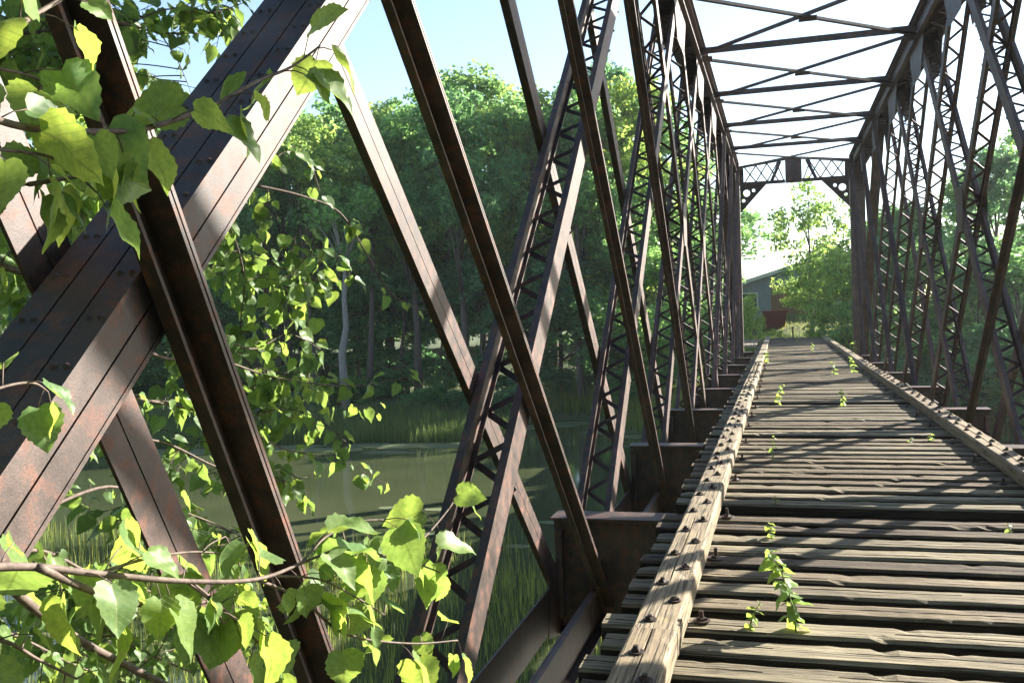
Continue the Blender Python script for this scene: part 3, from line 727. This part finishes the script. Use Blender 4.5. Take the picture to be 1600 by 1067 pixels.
# near marsh, thinning towards open water
n = 42000; X = rs.uniform(-24, 2.5, n); Y = rs.uniform(6.5, 26, n)
edge = 23.2+1.2*np.sin(X*.55)+.8*np.sin(X*1.7+1)
clump = .5+.5*np.sin(X*1.3+1.2*np.sin(Y*.9))*np.cos(Y*1.1+.7*np.sin(X*.8)); keep = (Y < edge) & (rs.rand(n) < (.15+.85*clump)*np.clip((edge-Y)/2, .25, 1)) & (X < -2.6+.0*Y)
reed_bed('reeds', X[keep], Y[keep], .62, .016, 'sparse green reeds standing in the shallows below the bridge')
n = 24000; X = rs.uniform(-9, 13, n); Y = rs.uniform(47.5, 70, n)
reed_bed('lawn_grass', X, Y, .22, .03, 'rough green lawn grass past the far end of the bridge', 'grass')
# pale floating weed near the far shore
ALG = mat_plain('duckweed', (.075, .095, .040), (.12, .145, .065), 9, .8, .3, .004)
mb = MB()
for i in range(110):
    x = rs.uniform(-34, -3); sh = np.interp(x, [-60, -28.5, -21, -15.5, -14.2, -10, -5.2], [36, 40.7, 43.2, 43.4, 50, 53, 43.5]); y = sh-.4-abs(rs.normal(0, 1.1)); r = rs.uniform(.25, 1.0)
    if i > 95: x = rs.uniform(-13, -3.0); y = rs.uniform(22, 30); r = rs.uniform(.1, .35)
    k = 14; mb.add([(x+r*(1.5+.5*rs.rand())*math.cos(6.283*j/k), y+r*(.55+.4*rs.rand())*math.sin(6.283*j/k), WZ+.004+.00006*i) for j in range(k)], [tuple(range(k))])
tag(mb.build('floating_weed', ALG), 'pale green duckweed film floating on the pond', 'duckweed', kind='stuff')

# ------------------------------------------------------------------ house, bin, post
SID = mat_plain('grey_siding', (.22, .24, .29), (.29, .31, .36), 4, .7, .1, .01); ROOF = mat_plain('asphalt_shingle', (.085, .080, .085), (.15, .14, .145), 18, .9, .4, .02)
TRIM = mat_plain('white_trim', (.55, .55, .54), (.66, .66, .64), 4, .6, 0); BRK = mat_plain('brown_wall', (.20, .105, .060), (.30, .165, .10), 8, .85, .3, .01)
GLASS = mat_plain('window_glass', (.02, .025, .03), (.04, .045, .05), 3, .08, 0, spec=.6)
hx, hy = -3.9, 70.0; hz = float(ground_z(np.array([hx]), np.array([hy]))[0])-.2
house = empty('house', (hx, hy, hz)); tag(house, 'grey sided house with a shallow gable roof behind the trees', 'house')
def hp(mb, nm, mt, par=None): return mb.build(nm, mt, par or house)
W, D, WH, RH = 13.0, 11.0, 2.7, 1.9
mb = MB(); mb.prism([(0, 0, 0), (W, 0, 0), (W, 0, WH), (W*.5, 0, WH+RH), (0, 0, WH)], (0, D, 0)); wall = hp(mb, 'wall', SID)
for j in range(12):
    mb = MB(); z0 = .25+j*.2; mb.box(.0, 3.3, -.03, -.004, z0, z0+.19); hp(mb, 'siding_board', SID, wall)
mb = MB(); mb.box(3.32, 6.0, -.06, -.004, .1, 2.75); hp(mb, 'brown_panel', BRK)
rf = None
for s in (-1, 1):
    mb = MB(); xe = W*.5+s*(W*.5+.5); ze = WH-.5*RH/(W*.5)
    mb.prism([(W*.5, -.55, WH+RH+.03), (xe, -.55, ze+.03), (xe, -.55, ze+.16), (W*.5, -.55, WH+RH+.16)], (0, D+1.1, 0)); q = hp(mb, 'roof', ROOF)
    mb = MB(); mb.prism([(W*.5, -.60, WH+RH-.10), (xe, -.60, ze-.10), (xe, -.60, ze+.12), (W*.5, -.60, WH+RH+.12)], (0, .048, 0)); hp(mb, 'fascia', TRIM, q)
mb = MB(); mb.box(6.4, 6.62, 4, 4.22, WH+.8, WH+RH+1.0); hp(mb, 'vent_pipe', TRIM)
mb = MB(); mb.box(1.2, 2.3, -.05, -.032, 1.1, 2.3); wdw = hp(mb, 'window', GLASS)
for a, b, c_, d in ((1.1, 1.2, 1.0, 2.4), (2.3, 2.4, 1.0, 2.4), (1.201, 2.299, 1.0, 1.1), (1.201, 2.299, 2.3, 2.4)):
    mb = MB(); mb.box(a, b, -.07, -.031, c_, d); hp(mb, 'window_frame', TRIM, wdw)
RED = mat_plain('red_paint', (.10, .010, .010), (.16, .017, .015), 7, .5, .1, .004)
bx, _ = at(1210, 63); bz = float(ground_z(np.array([bx]), np.array([63.]))[0])
binr = empty('skip_bin', (bx, 63, bz)); tag(binr, 'dark red metal skip bin on the lawn by the house', 'skip')
mb = MB(); mb.prism([(-.62, 0, .10), (.62, 0, .10), (.74, 0, 1.12), (-.74, 0, 1.12)], (0, 1.1, 0)); mb.build('body', RED, binr)
mb = MB(); mb.box(-.80, .80, -.06, 1.16, 1.121, 1.19); mb.build('rim', RED, binr)
for x in (-.5, -.17, .17, .5):
    mb = MB(); mb.box(x-.03, x+.03, -.05, -.002, .14, 1.10); mb.build('rib', RED, binr)
for x in (-.5, .42):
    mb = MB(); mb.box(x, x+.08, .1, 1.0, -.03, .098); mb.build('skid', BOLT, binr)
px_, _ = at(1238, 51.2); pz = float(ground_z(np.array([px_]), np.array([51.2]))[0])
pr = empty('post', (px_, 51.2, pz)); tag(pr, 'thin dark metal post standing past the end of the deck', 'post')
mb = MB(); mb.tube([(0, 0, -.2), (0, 0, 1.75)], .04, 8); mb.build('pole', BOLT, pr)
mb = MB(); mb.box(-.055, .055, -.055, .055, 1.751, 1.80); mb.build('cap', BOLT, pr)

# ------------------------------------------------------------------ leaves
def leaf_shape(seed, cordate=1.0):
    rs = np.random.RandomState(seed)
    key = [(0, 0), (.16, -.085*cordate), (.33, -.03), (.445, .12), (.475, .28), (.43, .46), (.345, .62), (.235, .77), (.115, .91), (0, 1.06)]
    half = []
    for j in range(9):
        (xa, ya), (xb, yb) = key[j], key[j+1]; half.append((xa, ya))
        if j: half.append(((xa+xb)/2*.975, (ya+yb)/2-.005))
    half.append(key[9]); NH = len(half)
    asym = rs.uniform(.9, 1.08); fold = rs.uniform(.10, .55); curl = rs.uniform(.0, .6); wav = rs.uniform(.02, .06); ph = rs.rand()*6
    V, UV = [], []; rib = list(np.linspace(0, 1.06, NH))
    def put(x, y):
        z = fold*abs(x)*(1-.25*y)-curl*y*y*.55-.18*fold*x*x+wav*math.sin(9*y+ph+x*4); V.append((x, y, z)); UV.append((x, y)); return len(V)-1
    mid = [put(0, r) for r in rib]; F3 = []
    for sd_ in (1, -1):
        w = asym if sd_ > 0 else 2-asym; prev = None; outer = []
        for j, (x, y) in enumerate(half):
            if j in (0, NH-1): outer.append(mid[0] if j == 0 else mid[-1]); continue
            se = 1+.035*(1 if j % 2 else -1)
            outer.append(put(x*sd_*w*se, y+rs.normal(0, .008)))
        inner = [None]*NH
        for j in range(1, NH-1): x, y = half[j]; inner[j] = put(x*sd_*w*.5, y*.55+rib[j]*.45)
        inner[0] = mid[0]; inner[-1] = mid[-1]
        def tri(a, b, c):
            if len({a, b, c}) == 3: F3.append((a, b, c) if sd_ > 0 else (a, c, b))
        for j in range(NH-1):
            tri(outer[j], outer[j+1], inner[j+1]); tri(outer[j], inner[j+1], inner[j]); tri(inner[j], inner[j+1], mid[j+1]); tri(inner[j], mid[j+1], mid[j])
    return np.array(V), np.array(F3), np.array(UV)
LS = [leaf_shape(60+i) for i in range(12)]
LM = [np_mesh('leaf', V, Fc, LEAF, UV, smooth=True) for V, Fc, UV in LS]
def leaf_matrix(pos, tipdir, nrm, size):
    y = Vector(tipdir).normalized(); z = Vector(nrm); z = (z-y*z.dot(y)); z = z.normalized() if z.length > 1e-4 else y.orthogonal().normalized(); x = y.cross(z)
    M = Matrix(((x.x, y.x, z.x), (x.y, y.y, z.y), (x.z, y.z, z.z))).to_4x4()
    return Matrix.Translation(Vector(pos)) @ M @ Matrix.Scale(size, 4)

# deck seedlings
def seedling(px, py, h, nl, lsz, label, seed, zb=-.02):
    p = onZ(px, py, 0); rg = random.Random(seed)
    e = empty('seedling', (p[0], p[1], zb)); tag(e, label, 'plant', 'green seedlings growing through the deck')
    mb = MB(); bend = Vector((rg.uniform(-.4, .4), rg.uniform(-.2, .2), 0)); pts = [Vector((0, 0, 0))+bend*h*(t*t)+Vector((0, 0, h*t)) for t in (0, .25, .5, .75, 1)]
    mb.tube(pts, [.005, .004, .0035, .003, .002], 5); mb.build('stem', STEM, e)
    for i in range(nl):
        t = .12+.9*i/nl; q = Vector((0, 0, 0))+bend*h*(min(t, 1)**2)+Vector((0, 0, h*min(t, 1))); a = i*2.4+rg.uniform(-.4, .4)
        out = Vector((math.cos(a), math.sin(a), rg.uniform(-.75, .15))); nr = SDIR*.9+Vector((rg.uniform(-.5, .5), rg.uniform(-.6, .4), .5)); sz = lsz*rg.uniform(.4, 1.2)*(1-.35*abs(t-.5))
        o = link('leaf', rg.choice(LM), e); o.matrix_local = leaf_matrix(q+out.normalized()*lsz*.15, out, nr, sz)
seedling(1244, 984, .40, 30, .085, 'tall bushy seedling with bright leaves, the largest growing between the nearest ties', 1)
seedling(1172, 980, .14, 12, .045, 'small leafy sprout left of the largest deck seedling', 2)
seedling(1206, 838, .12, 9, .05, 'shaded low sprig beyond the largest deck seedling', 3)
seedling(1213, 785, .08, 6, .04, 'dim tiny sprig in a shaded gap in the middle of the deck', 4)
seedling(1207, 720, .30, 10, .05, 'thin upright sprig with yellow leaves near the left guard timber', 5)
seedling(1216, 632, .36, 14, .08, 'leafy sprig near the left guard timber in the middle distance', 6)
seedling(1318, 634, .30, 12, .08, 'spreading sprig in the middle of the far deck', 7)
seedling(1334, 582, .40, 12, .10, 'leafy sprig against the inside of the right guard timber', 8)
seedling(1303, 585, .34, 10, .10, 'bright sprig left of the one at the right guard timber', 9)
seedling(1335, 556, .5, 12, .12, 'pale sprig rising beside the right guard timber near the portal', 10)
seedling(1270, 549, .35, 8, .11, 'small sprig in the shaded far part of the deck', 11)
seedling(1246, 536, .4, 8, .12, 'faint sprig at the far end of the deck', 12)
seedling(1578, 828, .07, 5, .04, 'tiny yellow sprout near the right edge of the picture', 13)
seedling(1458, 688, .10, 6, .05, 'small sprout on the sunlit ties near the right guard timber', 14)
seedling(1422, 690, .08, 5, .05, 'pale sprout left of the one near the right guard timber', 15)
seedling(1199, 566, .35, 9, .10, 'yellow green sprig leaning on the left guard timber', 16)

# ------------------------------------------------------------------ linden tree in the left foreground
lin = empty('linden_tree', (-6.2, .4, -3.2)); LIN0 = Vector(lin.location); LINV = Matrix.Translation(LIN0).inverted()
tag(lin, 'young linden tree with bright heart shaped leaves reaching through the near left truss', 'tree')
lrg = random.Random(21); branches = MB(); leaves = []; nodes = []
def smooth_path(pts, sub=6):
    pts = [Vector(p) for p in pts]; out = []
    for i in range(len(pts)-1):
        p0 = pts[max(i-1, 0)]; p1 = pts[i]; p2 = pts[i+1]; p3 = pts[min(i+2, len(pts)-1)]
        for k in range(sub):
            t = k/sub; out.append(.5*((2*p1)+(p2-p0)*t+(2*p0-5*p1+4*p2-p3)*t*t+(3*p1-p0-3*p2+p3)*t**3))
    out.append(pts[-1]); return out
CAMP = Vector((0, 0, EYE))
def add_leaf(pos, along, size, hang=.5):
    """petiole and blade"""
    a = Vector(along).normalized(); side = a.orthogonal().normalized(); side.rotate(Matrix.Rotation(lrg.uniform(0, 6.28), 4, a))
    d = (a*.45+side*.8+Vector((0, 0, -hang*lrg.uniform(.2, 1.3)))).normalized(); pl = size*lrg.uniform(.35, .65)
    p1 = Vector(pos)+(d+Vector((0, 0, .35)))*pl*.5; p2 = p1+d*pl*.5
    branches.tube([pos, p1, p2], [.0013, .0011, .0010], 4)
    tip = (d*.6+Vector((lrg.gauss(0, .35), lrg.gauss(0, .35), -.5*hang-lrg.uniform(0, .5)))).normalized()
    tocam = (CAMP-p2).normalized()
    nr = tocam*lrg.uniform(-.2, .7)+SDIR*lrg.uniform(.2, 1.2)+Vector((0, 0, .35))+Vector((lrg.gauss(0, .5), lrg.gauss(0, .5), lrg.gauss(0, .4)))
    leaves.append((p2, tip, nr, size*lrg.choice((.55, .7, .85, 1., 1.1))*lrg.uniform(.9, 1.1)))
def twig(path, r0, r1, every, size, start=.1, hang=.6, end=1.0):
    sp = smooth_path(path); n = len(sp)
    branches.tube(sp, [r0+(r1-r0)*i/(n-1) for i in range(n)], 6)
    for i in range(n): nodes.append(sp[i])
    acc = 0.; tot = sum((sp[i+1]-sp[i]).length for i in range(n-1)); run = 0.
    for i in range(n-1):
        seg = sp[i+1]-sp[i]; run += seg.length; acc += seg.length
        if run/tot < start or run/tot > end: continue
        while acc > every: acc -= every; add_leaf(sp[i]+seg*lrg.random(), seg, size)
    if end >= 1.0: add_leaf(sp[-1], sp[-1]-sp[-2], size, hang)
def px_path(l): return [P(*q) for q in l]
FRONT = [  # inside the truss, nearest the camera
    ([(-90, 150, 1.45), (20, 195, 1.5), (130, 206, 1.55), (230, 200, 1.62), (330, 166, 1.72), (400, 128, 1.8), (455, 105, 1.88), (500, 72, 1.95)], .0065, .002, 0.035, .086, .1),
    ([(-90, 300, 1.5), (30, 290, 1.52), (110, 278, 1.58), (170, 270, 1.65)], .005, .002, 0.038, .082, .2),
    ([(-90, 60, 1.5), (20, 40, 1.5), (60, 20, 1.55), (110, -10, 1.6)], .005, .003, 0.049, .085, .2),
    ([(-90, 890, 1.45), (40, 885, 1.5), (150, 896, 1.55), (290, 908, 1.62), (400, 905, 1.7), (470, 880, 1.78), (540, 850, 1.85)], .0075, .002, 0.036, .088, .05),
    ([(60, 886, 1.5), (150, 925, 1.58), (235, 946, 1.65), (310, 942, 1.7), (370, 930, 1.75)], .007, .002, 0.042, .085, .3),
    ([(-90, 850, 1.6), (0, 905, 1.68), (60, 955, 1.76), (130, 1003, 1.84), (200, 1040, 1.9), (290, 1085, 1.95)], .010, .006, 0.084, .08, .2),
    ([(400, 905, 1.72), (470, 935, 1.82), (540, 990, 1.92), (640, 1005, 2.05), (715, 1000, 2.15)], .0035, .0018, 0.043, .088, .25),
    ([(540, 850, 1.85), (600, 868, 1.95), (650, 880, 2.05), (690, 895, 2.1)], .0028, .0016, 0.038, .085, .1),
    ([(600, 868, 1.95), (650, 850, 2.03), (685, 815, 2.1), (708, 785, 2.15)], .0028, .0018, 0.084, .088, .7),
    ([(-90, 640, 1.6), (0, 606, 1.65), (50, 598, 1.7), (75, 612, 1.74)], .003, .0015, 0.049, .07, .4),
    ([(430, 900, 1.76), (500, 905, 1.85), (560, 935, 1.92), (600, 960, 2.0)], .0026, .0015, 0.042, .085, .2),
    ([(-90, 1010, 1.5), (0, 1000, 1.55), (60, 1030, 1.6), (120, 1060, 1.65)], .004, .002, 0.042, .085, .2),
    ([(150, 897, 1.56), (230, 872, 1.62), (310, 862, 1.70), (380, 870, 1.76)], .003, .0015, .075, .085, .1),
    ([(470, 880, 1.79), (510, 838, 1.86), (560, 815, 1.92), (600, 812, 1.96)], .0026, .0014, .045, .090, .1),
    ([(-90, 230, 1.42), (10, 235, 1.46), (90, 250, 1.52), (150, 300, 1.58)], .003, .0015, .050, .085, .2),
    ([(-90, 100, 1.5), (10, 110, 1.52), (70, 130, 1.56), (120, 175, 1.6)], .003, .0015, .050, .085, .2),
    ([(290, 908, 1.63), (330, 940, 1.68), (350, 975, 1.72)], .0025, .0014, .05, .095, .3),
    ([(300, 910, 1.65), (360, 960, 1.72), (400, 1000, 1.78), (440, 1040, 1.82)], .003, .0015, 0.049, .085, .3),
]
for path, r0, r1, ev, sz, st in FRONT: twig(px_path(path), r0, r1, ev, sz, st)
BACK = [  # outside the truss
    ([(-80, 418, 3.9), (0, 416, 3.95), (70, 430, 4.0), (170, 400, 4.2), (260, 350, 4.4), (330, 310, 4.6), (400, 290, 4.8)], .016, .006, 0.065, .078, .1),
    ([(400, 290, 4.8), (470, 306, 4.95), (530, 332, 5.1), (570, 392, 5.25), (612, 460, 5.4), (660, 483, 5.6), (703, 495, 5.8)], .007, .002, 0.094, .078, .35),
    ([(330, 310, 4.6), (365, 370, 4.7), (382, 440, 4.75), (376, 520, 4.8), (400, 600, 4.9)], .006, .002, 0.050, .078, .1),
    ([(170, 520, 4.2), (260, 560, 4.4), (340, 562, 4.55), (430, 590, 4.7), (540, 603, 4.9), (635, 590, 5.1)], .009, .002, 0.061, .078, .2),
    ([(200, 470, 4.2), (300, 500, 4.4), (390, 545, 4.6), (450, 522, 4.75), (500, 545, 4.9)], .006, .002, 0.050, .078, .2),
    ([(200, 620, 4.2), (300, 640, 4.4), (380, 665, 4.6), (440, 700, 4.75), (520, 715, 4.9)], .007, .002, 0.054, .078, .2),
    ([(380, 665, 4.6), (430, 640, 4.7), (490, 650, 4.85), (540, 690, 4.95)], .004, .002, 0.058, .078, .2),
    ([(60, 720, 3.9), (150, 690, 4.1), (250, 690, 4.3), (340, 730, 4.5), (420, 750, 4.7), (480, 745, 4.85)], .009, .002, 0.050, .078, .1),
    ([(60, 800, 3.9), (170, 760, 4.1), (260, 790, 4.3), (340, 820, 4.5), (400, 850, 4.6)], .008, .002, 0.050, .078, .1),
    ([(-60, 560, 3.8), (40, 560, 3.9), (120, 600, 4.0), (200, 620, 4.2)], .014, .007, 0.065, .078, .1),
    ([(-60, 880, 3.7), (60, 860, 3.85), (150, 900, 4.0), (250, 930, 4.2), (330, 980, 4.4)], .010, .003, 0.047, .078, .1),
    ([(60, 860, 3.85), (130, 950, 4.0), (210, 1010, 4.15), (300, 1050, 4.3)], .007, .003, 0.047, .078, .1),
    ([(-60, 960, 3.7), (40, 1000, 3.8), (120, 1040, 3.9), (220, 1075, 4.1)], .007, .003, 0.047, .078, .1),
    ([(-60, 60, 3.9), (60, 50, 4.0), (170, 34, 4.2), (250, 52, 4.4), (310, 52, 4.55)], .009, .002, 0.061, .078, .1),
    ([(60, 50, 4.0), (150, 120, 4.15), (220, 150, 4.3), (250, 200, 4.4), (300, 215, 4.5)], .006, .002, 0.054, .078, .1),
    ([(200, 40, 4.3), (260, 15, 4.45), (330, 20, 4.6), (380, 5, 4.7)], .004, .002, 0.054, .078, .1),
    ([(250, 52, 4.4), (280, 100, 4.5), (300, 150, 4.55)], .003, .001, .16, .078, .6),
    ([(-60, 180, 3.8), (40, 150, 3.9), (110, 110, 4.0), (170, 60, 4.15)], .008, .003, 0.047, .078, .1),
    ([(-60, 330, 3.8), (50, 310, 3.9), (120, 290, 4.05), (200, 270, 4.2), (250, 280, 4.35)], .008, .003, 0.047, .078, .1),
    ([(170, 400, 4.2), (215, 330, 4.3), (250, 290, 4.4), (300, 260, 4.5)], .005, .002, 0.050, .078, .1),
    ([(400, 290, 4.8), (440, 240, 4.9), (480, 250, 5.0), (500, 300, 5.1)], .004, .002, 0.050, .078, .2),
    ([(382, 440, 4.75), (440, 420, 4.9), (490, 400, 5.0), (505, 440, 5.05)], .003, .0015, 0.058, .078, .3),
    ([(376, 520, 4.8), (430, 480, 4.9), (470, 440, 5.0), (520, 430, 5.1)], .003, .0015, 0.065, .078, .3),
]
for path, r0, r1, ev, sz, st in BACK: twig(px_path(path), r0, r1, ev, sz, st)
# side shoots fill the crown where the photograph shows dense leaf
def fill(n, x0, x1, y0, y1, d0, d1, size, ln=.28):
    arr = np.array([tuple(q) for q in nodes])
    for _ in range(n):
        px, py = lrg.uniform(x0, x1), lrg.uniform(y0, y1); d = lrg.uniform(d0, d1); p = Vector(P(px, py, d))
        dd = ((arr-np.array(p))**2).sum(1); q = Vector(arr[int(dd.argmin())])
        dirn = (p-q); L = dirn.length
        end = p+Vector((lrg.uniform(-.2, .25), lrg.uniform(-.1, .2), lrg.uniform(-.15, .08)))*ln/.28
        twig([q, q+dirn*.5+Vector((0, 0, .06*L)), p, end],   .0030, .0013, .044, size, start=max(0., 1-.55/(L+.35)))
fill(46, -30, 190, 0, 200, 3.8, 4.9, .078)
fill(52, -30, 180, 160, 480, 3.8, 4.9, .078)
fill(10, 190, 330, 170, 330, 4.4, 5.0, .078)
fill(6, 330, 500, 330, 470, 4.7, 5.4, .078)
fill(34, 300, 500, 380, 650, 4.6, 5.4, .078)
fill(18, 330, 530, 600, 770, 4.7, 5.4, .078)
fill(30, 120, 390, 600, 870, 4.2, 5.0, .078)
fill(36, -20, 400, 880, 1067, 3.9, 4.8, .078)
fill(12, 180, 380, -10, 60, 4.3, 4.8, .078)
# trunk and boughs (left of the frame)
tr = MB(); tb = LIN0; top = Vector((-6.0, .9, 6.2))
tp = [tb+(top-tb)*t+Vector((.12*math.sin(5*t), .1*math.cos(4*t), 0)) for t in np.linspace(0, 1, 10)]
tr.tube(tp, [.17*(1-.7*t) for t in np.linspace(0, 1, 10)], 10)
for path in [px_path(q[0]) for q in BACK if q[0][0][0] < -20]+[px_path(q[0]) for q in FRONT if q[0][0][0] < -20]:
    e0 = Vector(path[0]); far = e0.x > -1.7
    j = min(range(10), key=lambda i: abs(tp[i].z-(e0.z-.5))); s0 = tp[j]
    # boughs into the bridge pass the truss near the end of the bridge, behind the camera
    mids = [Vector((-3.4, .2, e0.z+.05))] if not far else [Vector((-3.0, .25, e0.z+.12)), Vector((-1.75, .45, e0.z+.06))]
    pts = smooth_path([s0]+mids+[e0], 5); r_end = .010 if far else .016
    branches.tube(pts, [.035+(r_end-.035)*i/(len(pts)-1) for i in range(len(pts))], 7)
rs2 = np.random.RandomState(4); CC = rs2.normal(0, 1, (150, 3)); CC /= np.linalg.norm(CC, axis=1)[:, None]  # crown mass added out of view, keeps sky light off the steel
CC = CC*(rs2.rand(150, 1)**.4)*np.array([3.6, 3.2, 2.4])+np.array([-5.2, -2.2, 6.4]); CC = CC[CC[:, 1] < .6]
V, Fc = leaf_cloud(rs2, CC, .4+.5*rs2.rand(len(CC)), 70, .13)
o = link('added_upper_crown', np_mesh('added_upper_crown', V, Fc, CROWN[2]), lin); o.matrix_parent_inverse = LINV; o['kind'] = 'stuff'
for c_ in CC[::6]:
    tr.tube([tp[6], (tp[6]+Vector(c_))/2+Vector((0, 0, .3)), Vector(c_)], [.05, .025, .008], 5)
o = tr.build('trunk', BARK, lin, True); o.matrix_parent_inverse = LINV
o = branches.build('branches', TWIG, lin, True); o.matrix_parent_inverse = LINV
# the 300 leaves that show largest become parts, the others are joined
lrg.shuffle(leaves)
def shown(l):
    p = np.array(l[0])-np.array([0, 0, EYE]); c = CM.T @ p
    if c[2] < .2: return 0
    u, v = 800+F_PX*c[0]/c[2], 533.5+F_PX*c[1]/c[2]
    return l[3]/c[2] if -30 < u < 1630 and -30 < v < 1100 else 0
leaves.sort(key=shown, reverse=True)
print('linden leaves', len(leaves))
for i, (p, t, nr, sz) in enumerate(leaves[:300]):
    o = link('leaf', LM[lrg.randrange(12)], lin); o.matrix_local = LINV @ leaf_matrix(p, t, nr, sz)
VV, FF, UU, base = [], [], [], 0
for p, t, nr, sz in leaves[300:]:
    V, Fc, UV = LS[lrg.randrange(12)]; M = np.array(leaf_matrix(p, t, nr, sz)); W_ = V @ M[:3, :3].T+M[:3, 3]
    VV.append(W_); FF.append(Fc+base); UU.append(UV); base += len(V)
o = link('foliage', np_mesh('foliage', np.concatenate(VV), np.concatenate(FF), LEAF, np.concatenate(UU), smooth=True), lin); o.matrix_parent_inverse = LINV; o['kind'] = 'stuff'
print('objects', len(bpy.data.objects))

# ------------------------------------------------------------------ the thin morning haze over the pond
hm = bpy.data.materials.new('haze'); hm.use_nodes = True; hn = hm.node_tree; hn.nodes.clear()
ho_ = hn.nodes.new('ShaderNodeOutputMaterial'); pv = hn.nodes.new('ShaderNodeVolumePrincipled')
pv.inputs['Color'].default_value = (.90, .95, 1.0, 1); pv.inputs['Density'].default_value = .00026; pv.inputs['Anisotropy'].default_value = .45
hn.links.new(pv.outputs[0], ho_.inputs['Volume'])
mb = MB(); mb.box(-420, 420, -270, 520, -8, 27); hz = mb.build('haze', hm); tag(hz, 'thin pale haze lying over the whole place', 'haze', kind='stuff')
